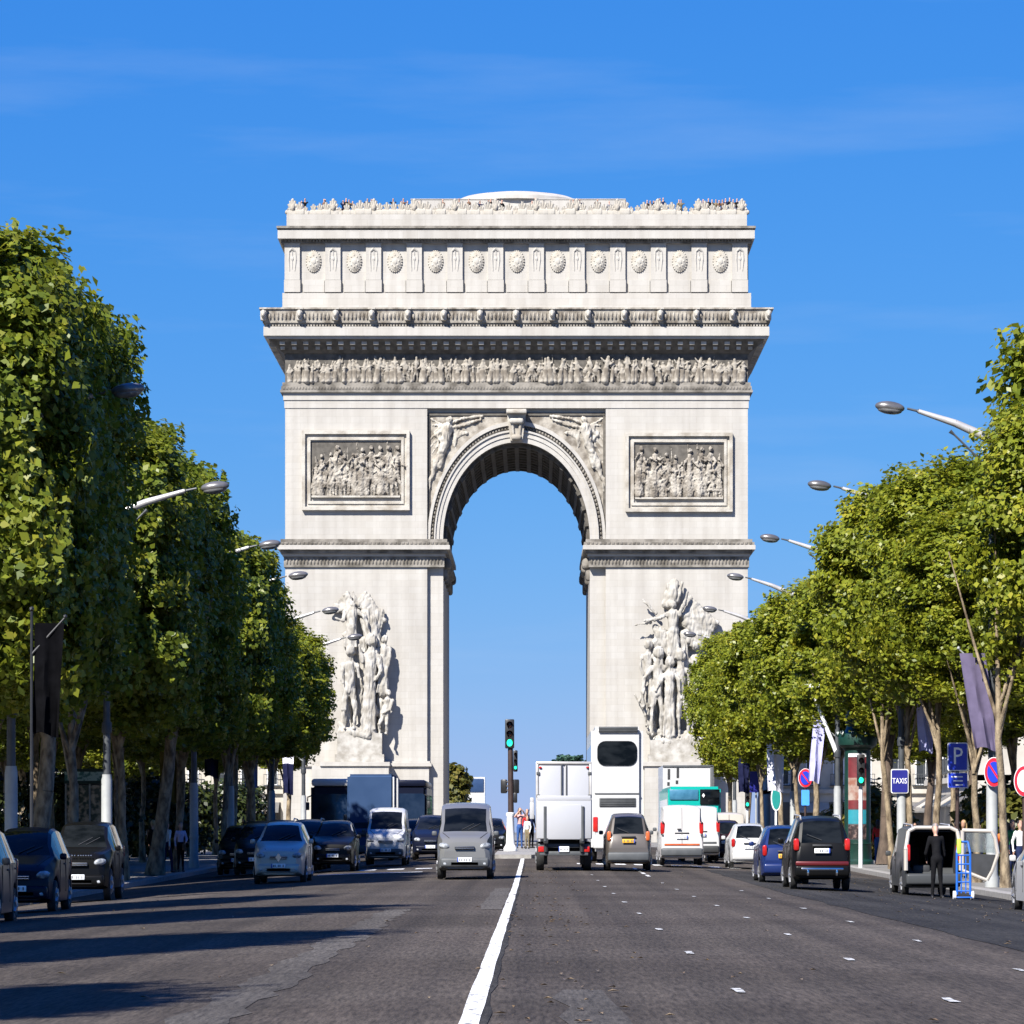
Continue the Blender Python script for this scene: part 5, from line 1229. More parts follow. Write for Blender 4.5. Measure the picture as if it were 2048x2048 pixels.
def coach_rear(x, d):
    W, H = .865, 4.5; t = thing('double_decker_coach', 'tall white double-decker coach with one rounded dark upper window', 'coach', (x, d, gz(x, d)+.05), 0, 'lorries and coaches in the avenue')
    b = B(); tb = bmesh.new(); box(tb, -W, W, 0, 11, .35, H); bmesh.ops.bevel(tb, geom=[e for e in tb.edges], offset=.14, segments=3, affect='EDGES'); merge(b, tb); part('body', b, M['white_body'], t)
    b = B(); rpanel(b, -.66, .66, -.03, .05, 3.2, 4.02, .27); part('upper_rear_window', b, M['glass'], t, ang=30)
    b = B(); rbox(b, .04, -.02, 4.40, 1.3, .12, .19, .02); part('roof_grille', b, M['greyplastic'], t)
    b = B()
    for k in range(3): rbox(b, .04, -.085, 4.35+.05*k, 1.28, .02, .015, .004, 1)
    part('grille_slat', b, M['plastic'], t)
    b = B(); rbox(b, 0, -.005, 2.27, 1.5, .03, .05, .01); part('panel_seam', b, M['greyplastic'], t)
    b = B(); rbox(b, .02, -.01, 1.98, 1.22, .05, .3, .03); part('engine_grille', b, M['greyplastic'], t)
    b = B(); 
    for k in range(5): rbox(b, .02, -.04, 1.87+.055*k, 1.16, .02, .02, .005, 1)
    part('grille_slat', b, M['plastic'], t)
    for s in (-1, 1):
        b = B(); rbox(b, s*.72, -.01, 1.25, .16, .05, .5, .04); part('tail_light', b, M['tail'], t)
        b = B(); box(b, s*(W-.004) - .006, s*(W-.004) + .006, .4, 10.4, 2.95, 3.9); part('side_window', b, M['glass'], t, ang=None)
        b = B(); box(b, s*(W-.004) - .006, s*(W-.004) + .006, .9, 10.0, 1.7, 2.55); part('side_window', b, M['glass'], t, ang=None)
    b = B(); rbox(b, 0, -.03, .6, 1.6, .12, .3, .05); part('rear_bumper', b, M['white_body'], t)
    wheels4(t, W, (2.6, 8.6), .46); plate(t, -.1, .9, -1)
    return t
coach_rear(2.76, 130.5)

def bus_rear(x, d):
    W, H = 1.06, 2.85; t = thing('city_bus', 'teal city bus with dark rear window behind the white vans', 'bus', (x, d, gz(x, d)), 0, 'lorries and coaches in the avenue')
    b = B(); tb = bmesh.new(); box(tb, -W, W, 0, 11, .3, H); bmesh.ops.bevel(tb, geom=[e for e in tb.edges], offset=.1, segments=2, affect='EDGES'); merge(b, tb); part('body', b, M['teal_body'], t)
    M['bus_screen'] = mat('destination_panel', (.03,.12,.20), (.05,.17,.27), rough=.3)
    b = B(); rbox(b, -.42, -.02, H-.33, 1.16, .06, .42, .04); part('roof_panel', b, M['bus_screen'], t)
    b = B(); rbox(b, .62, -.03, H-.42, .8, .07, .62, .05); part('rear_window', b, M['glass'], t)
    b = B(); prism(b, [(.30, H-.36), (.36, H-.27), (.42, H-.36), (.36, H-.45)], -.085, -.06); part('badge', b, M['white'], t, ang=None)
    b = B(); rbox(b, 0, -.02, 1.2, 1.5, .06, .8, .04); part('engine_cover', b, M['teal_body'], t)
    for s in (-1, 1):
        b = B(); rbox(b, s*.92, -.01, 1.2, .14, .05, .5, .03); part('tail_light', b, M['tail'], t)
        b = B(); box(b, s*(W-.004)-.006, s*(W-.004)+.006, .8, 10.3, 1.3, 2.35); part('side_window', b, M['glass'], t, ang=None)
    wheels4(t, W, (2.4, 8.4), .45); plate(t, -.06, .62, -1); return t
bus_rear(6.45, 158)

def white_box(x, d):
    W, H = 1.13, 3.95; t = thing('removal_lorry', 'tall white lorry box with dark streaks of print, above the teal bus', 'lorry', (x, d, gz(x, d)), 0, 'lorries and coaches in the avenue')
    b = B(); box(b, -W, W, 0, 6.5, .95, H); part('cargo_box', b, M['white_body'], t, ang=None)
    b = B(); rbox(b, W-.06, .0, (H+.95)/2, .16, .08, H-.95, .02); rbox(b, 0, 0, H-.03, 2*W, .08, .1, .02); part('rear_frame', b, M['greyplastic'], t)
    for xx, z0, z1 in ((-.86, H-.62, H-.15), (-.46, H-.55, H-.1), (-.88, H-.9, H-.74), (-.5, H-.82, H-.66)):
        b = B(); box(b, xx-.055, xx+.055, -.012, .0-.004, z0, z1); part('printed_mark', b, M['plastic'], t, ang=None)
    b = B(); rbox(b, 0, 7.4, 1.6, 2.0, 1.6, 2.2, .12); part('cab', b, M['white_body'], t)
    b = B(); box(b, -.5, .5, .2, 7.2, .55, .92); part('chassis', b, M['underside'], t, ang=None)
    wheels4(t, W, (1.2, 6.9)); return t
white_box(6.9, 176)

def lorry_front(x, d):
    W, H = .86, 3.2; t = thing('delivery_lorry', 'blue-grey lorry with a tall rounded box above its dark windscreen', 'lorry', (x, d, gz(x, d)), 0, 'lorries and coaches in the avenue')
    b = B(); tb = bmesh.new(); box(tb, -W, W, .35, 6, .9, H); bmesh.ops.bevel(tb, geom=[e for e in tb.edges], offset=.1, segments=3, affect='EDGES'); merge(b, tb); part('cargo_box', b, M['steel_blue'], t)
    b = B(); rbox(b, W-.02, .42, 2.0, .06, .1, 2.2, .02); part('corner_strip', b, M['white_body'], t)
    sp = dict(L=1.9, top=[(0,.95),(.05,1.12),(.2,1.2),(.75,2.0),(1.0,2.12),(1.9,2.12)], belt=[(0,.9),(.2,1.15),(1.9,1.2)], w=[(0,.66),(.1,.74),(.4,.78),(1.9,.78)], cab=(.2,.75,5,6), rk=.9, glass=[(.55,1.4)], axle=(1.0,), wr=.38, zb=.3)
    body, ws, rw, sw, rows = loft(sp); rw.free()
    cb = part('cab', body, M['steel_blue'], t, ang=28); part('windscreen', ws, M['glass'], t, ang=40)
    for s in (-1, 1):
        part('side_window', sw[s], M['glass'], t, ang=40)
        b = B(); rbox(b, s*.6, .0, .85, .24, .12, .17, .04); part('headlight', b, M['headlamp'], t)
        b = B(); rbox(b, s*.94, .5, 1.55, .13, .1, .34, .03); part('door_mirror', b, M['plastic'], t)
    b = B(); rbox(b, 0, .0, .46, 1.4, .14, .26, .05); part('front_bumper', b, M['greyplastic'], t)
    b = B(); rbox(b, 0, -.01, .98, .9, .08, .14, .03); part('grille', b, M['plastic'], t)
    plate(t, -.09, .46, -1); wheels4(t, W, (1.0, 4.8), .38)
    b = B(); tube(b, (W+.12, .5, .9), (W+.12, .5, 3.05), .035, .035, 8); part('side_pole', b, M['white_body'], t)
    return t
lorry_front(-6.0, 144)

def coach_front(x, d, label, W, H, roof):
    t = thing('tour_coach', label, 'coach', (x, d, gz(x, d)), 0, 'lorries and coaches in the avenue')
    b = B(); tb = bmesh.new(); box(tb, -W, W, 0, 11, .35, H); bmesh.ops.bevel(tb, geom=[e for e in tb.edges], offset=.16, segments=3, affect='EDGES'); merge(b, tb); part('body', b, M['navy_body'], t)
    b = B(); rbox(b, 0, 5.4, H+.06, 2*W-.06, 10.9, .34, .12, 2); part('roof_top', b, M[roof], t)
    b = B(); rpanel(b, -W+.1, W-.1, -.06, .3, 1.25, H-.45, .14)
    for v in b.verts: v.co.y -= .22*(H-.45-v.co.z)*(v.co.y < .1)
    part('windscreen', b, M['coach_glass'], t)
    for s in (-1, 1):
        b = B(); rbox(b, s*W*.75, -.02, .8, .3, .1, .16, .04); part('headlight', b, M['headlamp'], t)
        b = B(); path(b, [(s*W*.9, .1, H-.5), (s*(W+.12), -.25, H-.6), (s*(W+.12), -.28, H-.8)], [.03, .03, .03], 6); rbox(b, s*(W+.12), -.28, H-1.0, .16, .1, .36, .04); part('door_mirror', b, M['plastic'], t)
        b = B(); box(b, s*(W-.004)-.006, s*(W-.004)+.006, .8, 10.3, 1.4, H-.5); part('side_window', b, M['glass'], t, ang=None)
    plate(t, -.05, .6, -1); b = B(); rbox(b, 0, -.02, .5, 2*W-.1, .14, .24, .05); part('front_bumper', b, M['greyplastic'], t)
    wheels4(t, W, (2.0, 8.0), .46); return t
coach_front(-9.0, 176, 'white-roofed coach half hidden between the trees and the blue-grey lorry', 1.0, 3.25, 'white_body')
coach_front(-6.35, 196, 'dark coach behind the small white van, sky mirrored in its windscreen', 1.0, 3.3, 'navy_body')
# far beyond the arch
t = thing('distant_lorry', 'tiny white and blue lorry far off beyond the arch', 'lorry', (-9.3, 560, .39), 0)
b = B(); box(b, -2.3, 2.3, 0, 7, .9, 8.6); part('cargo_box', b, M['white_body'], t, ang=None)
b = B(); rbox(b, 0, -.05, 7.4, 4.3, .2, 1.9, .1); part('blue_panel', b, M['steel_blue'], t); wheels4(t, 2.2, (1.2, 5.5), .8)
# ------------------------------------------------------------------ signals, signs, kiosks
M['mast'] = mat('brown_mast_paint', (.030,.018,.015), (.05,.03,.025), rough=.5)
M['green_on'] = mat('lit_green_lens', (.05,.5,.35), rough=.2, emit=(.02,.85,.45,1.1))
M['lens_off'] = mat('unlit_lens', (.03,.012,.01), rough=.2)
M['sign_blue'] = mat('sign_blue', (.010,.035,.42), (.012,.04,.46), rough=.4); M['sign_navy'] = mat('sign_navy', (.01,.012,.16), rough=.4)
M['sign_red'] = mat('sign_red', (.55,.012,.03), rough=.4); M['sign_white'] = mat('sign_white', (.75,.75,.75), rough=.4)
M['sign_sky'] = mat('sign_sky_blue', (.06,.28,.75), rough=.4); M['sign_teal'] = mat('sign_teal', (.01,.20,.18), rough=.4)
M['kiosk_green'] = mat('kiosk_green', (.004,.026,.019), (.007,.036,.026), rough=.4)
def signal_head(t, x, y, z, w, h, lit, yaw=0.0):
    mt = Matrix.Translation((x, y, z)) @ Matrix.Rotation(yaw, 4, 'Z')
    b = B(); t2 = bmesh.new(); rbox(t2, 0, 0, 0, w, .24, h, .04); merge(b, t2, 0, mt)
    for k in range(3):                                        # visors
        zz = h*(.31-.31*k); t2 = bmesh.new(); n = 8
        for i in range(n):
            a0, a1 = math.pi*i/n, math.pi*(i+1)/n; r = w*.36
            t2.faces.new([t2.verts.new(p) for p in ((r*math.cos(a0), -.12, zz+r*math.sin(a0)), (r*math.cos(a1), -.12, zz+r*math.sin(a1)), (r*math.cos(a1), -.3, zz+r*math.sin(a1)), (r*math.cos(a0), -.3, zz+r*math.sin(a0)))])
        merge(b, t2, 0, mt)
    hd = part('signal_head', b, M['black'], t)
    for k in range(3):
        b = B(); t2 = bmesh.new(); bmesh.ops.create_uvsphere(t2, u_segments=16, v_segments=8, radius=1)
        merge(b, t2, 0, mt @ Matrix.Translation((0, -.11, h*(.31-.31*k))) @ Matrix.Diagonal((w*.33, .05, w*.40, 1)))
        part('signal_lens', b, M['green_on'] if (k == 2 and lit) else M['lens_off'], hd, ang=60)
    return hd
# mast on the island
d = 155; z0 = zp(d)+.14; t = thing('traffic_signal', 'tall traffic signal showing green on a white pedestal on the central island', 'traffic light', (-.93, d, z0))
b = B(); lathe(b, [(.30, 0), (.30, .12), (.22, .22), (.19, .3), (.16, 1.35), (.2, 1.42), (.2, 1.5), (.12, 1.52)], n=16, sx=.9); part('pedestal', b, M['white'], t)
b = B(); tube(b, (.02, 0, 1.5), (.0, 0, 4.05), .115, .10, 12); part('mast', b, M['mast'], t)
signal_head(t, -.03, -.05, 4.62, .36, 1.15, True)
signal_head(t, .20, -.02, 3.55, .17, .85, True)
signal_head(t, -.26, .05, 2.55, .15, .55, False, R(75)); signal_head(t, .22, .05, 2.55, .15, .55, False, R(-75))
b = B(); rbox(b, .2, 0, 2.1, .14, .16, .4, .03); part('push_button_box', b, M['black'], t)
# small signal beside the advertising column, and a farther one
d = 141; z0 = zpave(d); t = thing('traffic_signal', 'small kerbside traffic signal showing green before the advertising column', 'traffic light', (11.72, d, z0))
b = B(); tube(b, (0, 0, 0), (0, 0, 2.95), .075, .07, 12); part('post', b, M['white'], t); signal_head(t, 0, -.08, 3.5, .27, 1.15, True)
d = 216; t = thing('traffic_signal', 'far small traffic signal showing green among the trunks', 'traffic light', (11.72, d, zpave(d)))
b = B(); tube(b, (0, 0, 0), (0, 0, 2.4), .07, .07, 10); part('post', b, M['white'], t); signal_head(t, 0, -.08, 3.0, .26, 1.2, True)

def disc(b, cx, y, cz, rx, rz_, th=.02, n=28):
    prism(b, [(cx+rx*math.cos(2*math.pi*i/n), cz+rz_*math.sin(2*math.pi*i/n)) for i in range(n)], y-th, y)
def plaque(name, t, x0, x1, z0, z1, y, m, r=.06):
    b = B(); pts = []
    for cx, cz, a0 in ((x1-r, z1-r, 0), (x0+r, z1-r, 90), (x0+r, z0+r, 180), (x1-r, z0+r, 270)):
        for k in range(5): a = R(a0+22.5*k); pts.append((cx+r*math.cos(a), cz+r*math.sin(a)))
    prism(b, pts, y-.015, y); return part(name, b, m, t, ang=30)
def letters(t, s, x, y, z, size, m, name='lettering', sx=.75):
    b = B(); tb = text_bm(s, size, .004); merge(b, tb, 0, Matrix.Translation((x, y, z)) @ Matrix.Diagonal((sx, 1, 1, 1)) @ Matrix.Rotation(R(90), 4, 'X')); return part(name, b, m, t, ang=None)
# taxi rank sign on its lamp post
d = 130.5; t = thing('taxi_sign', 'blue square sign reading TAXIS on the lamp post', 'sign', (12.12, d-.22, zpave(d)+2.63))
plaque('border', t, -.29, .29, 0, .80, 0, M['sign_white']); p_ = plaque('panel', t, -.265, .265, .03, .77, -.018, M['sign_navy'], .05); letters(p_, 'TAXIS', 0, -.037, .40, .26, M['sign_white'], sx=.70)
b = B(); tube(b, (-.1, .02, .2), (-.1, .22, .2), .02, .02, 6); tube(b, (-.1, .02, .6), (-.1, .22, .6), .02, .02, 6); part('bracket', b, M['lamp_dark'], t)
# parking sign
d = 116; t = thing('parking_sign', 'blue parking sign with white P and a smaller plate below', 'sign', (12.5, d, zpave(d)))
b = B(); tube(b, (0, .03, 0), (0, .03, 4.0), .06, .055, 10); part('post', b, M['mast'], t)
plaque('border', t, -.30, .30, 3.22, 4.06, -.03, M['sign_white']); p_ = plaque('panel', t, -.275, .275, 3.25, 4.03, -.047, M['sign_blue'], .05); letters(p_, 'P', .0, -.067, 3.64, .72, M['sign_white'], sx=.85)
plaque('lower_border', t, -.29, .29, 2.72, 3.17, -.03, M['sign_white'], .03); p_ = plaque('lower_panel', t, -.28, .28, 2.735, 3.155, -.047, M['sign_blue'], .03)
b = B()
for k in range(3): rbox(b, -.02+.03*k, -.066, 3.05-.12*k, .34-.06*k, .006, .035, .002, 1)
part('small_print', b, M['sign_white'], p_)
def no_parking(name, label, x, y, z, rx, rz_, slash=True, centre='sign_blue', sub=False, post=None):
    t = thing(name, label, 'sign', (x, y, z)); b = B(); disc(b, 0, 0, 0, rx*1.05, rz_*1.05); part('rim', b, M['sign_white'], t, ang=30)
    b = B(); disc(b, 0, -.022, 0, rx, rz_); part('ring', b, M['sign_red'], t, ang=30)
    b = B(); disc(b, 0, -.044, 0, rx*.74, rz_*.74); f = part('face', b, M[centre], t, ang=30)
    if slash:
        b = B(); a = .17; c, s_ = math.cos(R(-45)), math.sin(R(-45))
        prism(b, [(rx*(u*c - v*s_), rz_*(u*s_ + v*c)) for u, v in ((-.76, -a/2), (.76, -a/2), (.76, a/2), (-.76, a/2))], -.072, -.066); part('slash', b, M['sign_red'], f, ang=None)
    if sub: plaque('lower_plate', t, -.17, .17, -rz_-.78, -rz_-.12, -.01, M['sign_sky'], .03)
    if post: b = B(); tube(b, (0, .06, -post), (0, .06, rz_*.6), .05, .05, 10); part('post', b, M['mast'], t)
    return t
no_parking('no_parking_sign', 'large round no-parking sign, red ring on blue, on the big lamp post', 12.22, 104.45, 2.79, .245, .38)
no_parking('no_parking_sign', 'smaller round no-parking sign over a sky-blue plate', 11.6, 168, 3.5, .29, .39, sub=True, post=3.5)
no_parking('prohibition_sign', 'round red-ringed white sign cut by the picture edge', 12.98, 104, 2.55, .27, .40, False, 'sign_white', post=2.85)
t = thing('direction_sign', 'small navy square sign on a thin post near the teal bus', 'sign', (11.7, 207, zpave(207)))
b = B(); tube(b, (0, .03, 0), (0, .03, 4.3), .05, .05, 8); part('post', b, M['lamp_grey'], t); plaque('panel', t, -.35, .35, 3.2, 4.3, -.03, M['sign_navy'])
t = thing('round_sign', 'oval teal sign with white rim on a post over the traffic', 'sign', (11.7, 190, zpave(190)))
b = B(); tube(b, (0, .05, 0), (0, .05, 3.6), .06, .05, 8); part('post', b, M['white'], t)
b = B(); disc(b, 0, -.0, 2.75, .25, .62); part('rim', b, M['sign_white'], t, ang=30); b = B(); disc(b, 0, -.025, 2.75, .2, .54); part('face', b, M['sign_teal'], t, ang=30)
# advertising column
d = 150; t = thing('advertising_column', 'dark green domed advertising column with red, white and cyan poster', 'advertising column', (12.35, d, zpave(d)))
b = B(); lathe(b, [(.62, 0), (.62, .12), (.54, .2), (.52, .75), (.55, .8), (.5, .82), (.5, 4.35), (.55, 4.4)], n=26); part('shaft', b, M['kiosk_green'], t)
b = B(); lathe(b, [(.5, 4.38), (.72, 4.55), (.76, 4.8), (.72, 4.95), (.48, 5.1), (.42, 5.25)], n=24); crown_ = part('cornice', b, M['kiosk_green'], t)
for k in range(10):
    a = 2*math.pi*k/10; b = B(); ball(b, (.74*math.cos(a), .74*math.sin(a), 4.98), (.1, .1, .14), 1); part('leaf_boss', b, M['kiosk_green'], crown_)
b = B(); lathe(b, [(.40, 5.22), (.47, 5.45), (.44, 5.75), (.30, 6.05), (.10, 6.2), (.05, 6.35)], n=24); part('dome', b, M['kiosk_green'], t)
M['poster_peach'] = mat('poster_peach', (.22,.09,.06), (.33,.27,.23), scale=4, rough=.5, detail=2); M['poster_cyan'] = mat('poster_cyan', (.015,.19,.24), rough=.5); M['poster_maroon'] = mat('poster_maroon', (.09,.012,.015), (.15,.018,.022), scale=3, rough=.5); M['poster_dark'] = mat('poster_photo', (.02,.012,.012), (.22,.14,.12), scale=6, rough=.5, lo=.5, hi=.7)
def cband(b, z0, z1, a0, a1, r=.512, n=10):
    lo = [b.verts.new((r*math.cos(a0+(a1-a0)*i/n), r*math.sin(a0+(a1-a0)*i/n), z0)) for i in range(n+1)]; hi = [b.verts.new((v.co.x, v.co.y, z1)) for v in lo]
    for i in range(n): b.faces.new((lo[i], lo[i+1], hi[i+1], hi[i]))
A0_, A1_ = R(222), R(305)
b = B(); cband(b, .95, 4.25, A0_-.04, A1_+.04, .506); ps = part('poster', b, M['greyplastic'], t, ang=60)
for z0, z1, m in ((4.1, 4.22, 'sign_white'), (3.3, 4.08, 'poster_maroon'), (2.45, 3.3, 'poster_peach'), (2.12, 2.45, 'poster_maroon'), (1.55, 2.08, 'poster_cyan'), (.97, 1.5, 'poster_dark')):
    b = B(); cband(b, z0, z1, A0_, A1_); part('poster_field', b, M[m], ps, ang=60)
# news kiosk on the shaded pavement
d = 131; t = thing('news_kiosk', 'small glazed kiosk with pale teal lettered fascia behind the black off-roader', 'kiosk', (-15.0, d, zpave(d)))
b = B(); box(b, -.62, .62, 0, 1.6, 0, .5); box(b, -.66, .66, -.04, 1.64, 2.95, 3.05); box(b, -.7, .7, -.1, 1.7, 3.35, 3.45); part('cabin', b, M['kiosk_green'], t, ang=None)
b = B(); box(b, -.64, .64, -.06, 1.6, 3.05, 3.35); fs = part('fascia', b, mat('kiosk_fascia', (.05,.16,.15), (.35,.5,.48), scale=6, rough=.4, lo=.48, hi=.56), t, ang=None)
for k in range(3):
    b = B(); box(b, -.6+.4*k, -.22+.4*k, -.02, .0, .55, 2.9); part('display_pane', b, mat('kiosk_display%d' % k, (.03,.05,.035), (.45,.36,.26), scale=5, rough=.2, lo=.45, hi=.62), t, ang=None)
for k in range(4):
    b = B(); box(b, -.63+.4*k, -.58+.4*k, -.05, .02, .5, 2.95); part('upright', b, M['lamp_grey'], t, ang=None)
b = B(); box(b, -.6, .6, .3, 1.55, .5, 2.95); part('interior', b, M['shop'], t, ang=None)

# ------------------------------------------------------------------ people
SK = [mat('skin_light', (.42,.24,.17), (.48,.29,.21), scale=8, rough=.55), mat('skin_tan', (.30,.16,.10), (.36,.2,.13), scale=8, rough=.55)]
CLO = {n: mat('clothes_'+n, c, tuple(min(1, v*1.3+.001) for v in c), scale=7, rough=.95, bump=.3, spec=.08) for n, c in dict(black=(.006,.006,.007), jeans=(.03,.07,.20), white=(.62,.62,.62), lilac=(.42,.40,.55), pink=(.55,.30,.28), navy=(.012,.018,.05), brown=(.12,.07,.045), red=(.42,.03,.03), khaki=(.16,.13,.08), grey=(.16,.16,.17), green=(.03,.14,.06), orange=(.6,.16,.04), sky=(.10,.32,.55)).items()}
HAIR = {n: mat('hair_'+n, c, rough=.6) for n, c in dict(dark=(.015,.010,.008), brown=(.07,.04,.02), grey=(.16,.155,.15), blond=(.38,.26,.12)).items()}
SHOE = mat('shoe_leather', (.012,.011,.010), rough=.5)
SQ = .76
POSES = {
 'stand': dict(el=((-.26, .02, 1.16), (.26, .02, 1.16)), wr=((-.24, -.10, .90), (.24, -.10, .90)), kn=((-.10, -.02, .50), (.10, -.02, .50)), an=((-.11, .02, .08), (.11, .02, .08)), lean=0),
 'walk': dict(el=((-.25, .12, 1.17), (.25, -.08, 1.16)), wr=((-.23, .10, .92), (.22, -.26, .98)), kn=((-.09, -.16, .52), (.10, .06, .48)), an=((-.10, -.22, .10), (.11, .30, .12)), lean=.03),
 'camera': dict(el=((-.34, -.16, 1.38), (.34, -.16, 1.38)), wr=((-.12, -.27, 1.60), (.12, -.27, 1.60)), kn=((-.12, -.02, .50), (.11, .02, .50)), an=((-.14, .0, .08), (.13, .04, .08)), lean=-.02),
 'reach': dict(el=((-.30, .20, 1.06), (.26, .24, 1.02)), wr=((-.26, .42, .92), (.20, .46, .86)), kn=((-.11, -.02, .50), (.12, .06, .49)), an=((-.13, .02, .08), (.15, .02, .08)), lean=.30),
 'bag': dict(el=((-.26, .04, 1.16), (.28, -.06, 1.15)), wr=((-.25, -.08, .92), (.20, -.22, 1.06)), kn=((-.09, -.04, .50), (.10, .0, .50)), an=((-.11, .02, .08), (.12, .02, .08)), lean=0),
}
def body_mesh(name, pose, mats, hgt, yaw, voxel=.028, skirt=False, fingers=True, sleeves=True):
    """mats: skin, top, trousers, shoes. Faces local -y before the yaw. One continuous skin."""
    P = POSES[pose]; l = P['lean']; k = hgt/1.75; c = []
    def T(p, lean=True): x, y, z = p; return Vector((x*k, (y + (l*(z-.95)/.6 if lean and z > .95 else 0))*k, z*k))
    def A_(a, ra, b, rb, tg, lean=True): c.append((T(a, lean), ra*k, T(b, lean), rb*k, tg))
    A_((0, 0, .94), .135, (0, .0, 1.08), .125, 2); A_((0, 0, 1.10), .128, (0, -.01, 1.32), .145, 1); A_((-.10, 0, 1.36), .095, (.10, 0, 1.36), .095, 1)
    A_((0, .0, 1.42), .062, (0, -.015, 1.52), .055, 0); A_((0, -.015, 1.60), .088, (0, -.01, 1.67), .095, 0); A_((0, -.04, 1.56), .062, (0, -.045, 1.58), .062, 0)
    A_((0, -.10, 1.605), .018, (0, -.115, 1.59), .02, 0)                       # nose
    for s in (-1, 1): A_((s*.09, .0, 1.62), .018, (s*.092, .0, 1.60), .016, 0)  # ears
    for i, s in enumerate((-1, 1)):
        e, w = P['el'][i], P['wr'][i]
        A_((s*.185, 0, 1.40), .072, e, .052, 1); A_(e, .050, w, .036, 1 if sleeves else 0)
        dx = (Vector(w)-Vector(e)).normalized(); hnd = tuple(Vector(w)+dx*.07); A_(w, .034, hnd, .036, 0)
        kn, an = P['kn'][i], P['an'][i]
        A_((s*.085, 0, .92), .105, kn, .068, 2, False); A_(kn, .066, an, .045, 2, False); A_((an[0], an[1]+.03, .05), .05, (an[0]*1.15, an[1]-.16, .04), .042, 3, False)
    if skirt: A_((0, 0, .9), .16, (0, 0, .5), .24, 1, False)
    rot = Matrix.Rotation(yaw, 3, 'Z'); c = [(rot @ a, ra, rot @ b, rb, tg) for a, ra, b, rb, tg in c]
    me = blob(c, voxel, 1, None, SQ, name, k=.03)
    for m in mats: me.materials.append(m)
    nearest_tags(me, c, SQ)
    if fingers:
        bm = bmesh.new(); bm.from_mesh(me)
        for i, s in enumerate((-1, 1)):
            e, w = Vector(P['el'][i]), Vector(P['wr'][i]); dx = (w-e).normalized(); up = Vector((s, 0, 0)); side = dx.cross(up).normalized() if dx.cross(up).length > .1 else Vector((0, 1, 0))
            q = w + dx*.08
            for f in range(5):
                ln = (.05, .075, .082, .076, .058)[f]; o = q + side*(f-2)*.019 if f else w + dx*.03 + side*-.035
                p1 = o + dx*ln*.55 + (side*-.03 if f == 0 else Vector()); p2 = p1 + (dx*.6 - up*.8).normalized()*ln*.5
                pts = [rot @ T(tuple(v)) for v in (o, p1, p2)]; pts = [Vector((v.x*SQ, v.y, v.z)) for v in pts]
                path(bm, pts, [.0095*k, .009*k, .007*k], 6, 0)
        bm.to_mesh(me); bm.free()
    smooth_mesh(me, 70); return me
def hair_bm(k, yaw, long=False, bald=False):
    rot = Matrix.Rotation(yaw, 4, 'Z'); b = B(); t = bmesh.new(); bmesh.ops.create_uvsphere(t, u_segments=16, v_segments=10, radius=1)
    for v in t.verts:
        r = 1 + .06*noise.noise(v.co*4); v.co = Vector((v.co.x*.104*r, .012+v.co.y*.112*r, 1.665+v.co.z*.10*r))
    bmesh.ops.delete(t, geom=[v for v in t.verts if v.co.z < 1.635 and v.co.y < .02 or (v.co.y < -.075 and v.co.z < 1.68)], context='VERTS')
    merge(b, t, 0, rot)
    if long:
        for i in range(7):
            a = R(200+i*23-180); p = Vector((.09*math.cos(a), .03+.075*math.sin(a), 1.66)); path(b, [rot @ p, rot @ (p+Vector((0, .02, -.14))), rot @ (p+Vector((0, .02, -.27)))], [.04, .04, .015], 6)
    for v in b.verts: v.co = Vector((v.co.x*SQ*k, v.co.y*k, v.co.z*k))
    return b
def person(label, x, d, pose, top, legs, hair, hgt=1.72, yaw=0.0, z=None, long=False, skirt=False, group=None, skin=0, voxel=.028, extra=None, sleeves=True):
    t = thing('person', label, 'person', (x, d, gz(x, d) if z is None else z), 0, group)
    P = POSES[pose]; k = hgt/1.75
    me = body_mesh('body', pose, [SK[skin], CLO[top], CLO[legs], SHOE], hgt, yaw, voxel, skirt, True, sleeves); link('body', me, t)
    hb = hair_bm(k, yaw, long)
    for v in hb.verts: v.co.y += P['lean']*(1.65-.95)/.6*k*math.cos(yaw); v.co.x -= P['lean']*(1.65-.95)/.6*k*math.sin(yaw)*SQ
    part('hair', hb, HAIR[hair], t)
    if extra: extra(t)
    return t
PI = math.pi
person('man in black with grey hair leaning into the open rear of the grey van', 9.05, 88.3, 'reach', 'black', 'black', 'grey', 1.70, 0, z=-.31)
def handbag(t):
    b = B(); rbox(b, .13, -.2, .84, .12, .12, .22, .03); path(b, [(.10, -.2, .95), (.14, -.2, 1.08), (.17, -.2, .95)], [.012]*3, 6); part('handbag', b, CLO['brown'], t)
person('person in black with fair hair walking away beside the pale trunk in shade', -12.55, 129.5, 'walk', 'black', 'black', 'blond', 1.74, PI)
person('person in white shirt and dark trousers between two walkers in shade', -12.15, 130.2, 'walk', 'white', 'navy', 'brown', 1.70, PI*.8)
person('person in lilac top with a brown bag by the lamp post in shade', -11.78, 131, 'bag', 'lilac', 'black', 'dark', 1.66, PI*.1, extra=handbag)
person('person in pale top far along the shaded pavement', -13.0, 176, 'walk', 'white', 'grey', 'dark', 1.7, PI)
zi = zp(166)+.14
def phone(t):
    b = B(); rbox(b, 0, -.31, 1.58, .10, .02, .07, .006); part('camera', b, M['black'], t)
person('woman in blue jeans and pale pink top taking a photo on the island', -.60, 166, 'camera', 'pink', 'jeans', 'brown', 1.72, R(15), z=zi, long=True, extra=phone, sleeves=False)
person('child in white top beside the woman in jeans on the island', -.27, 163, 'stand', 'white', 'khaki', 'brown', 1.36, R(-30), z=zi)
person('person in dark jacket standing behind the child on the island', -.12, 169, 'stand', 'navy', 'black', 'dark', 1.74, R(40), z=zi)
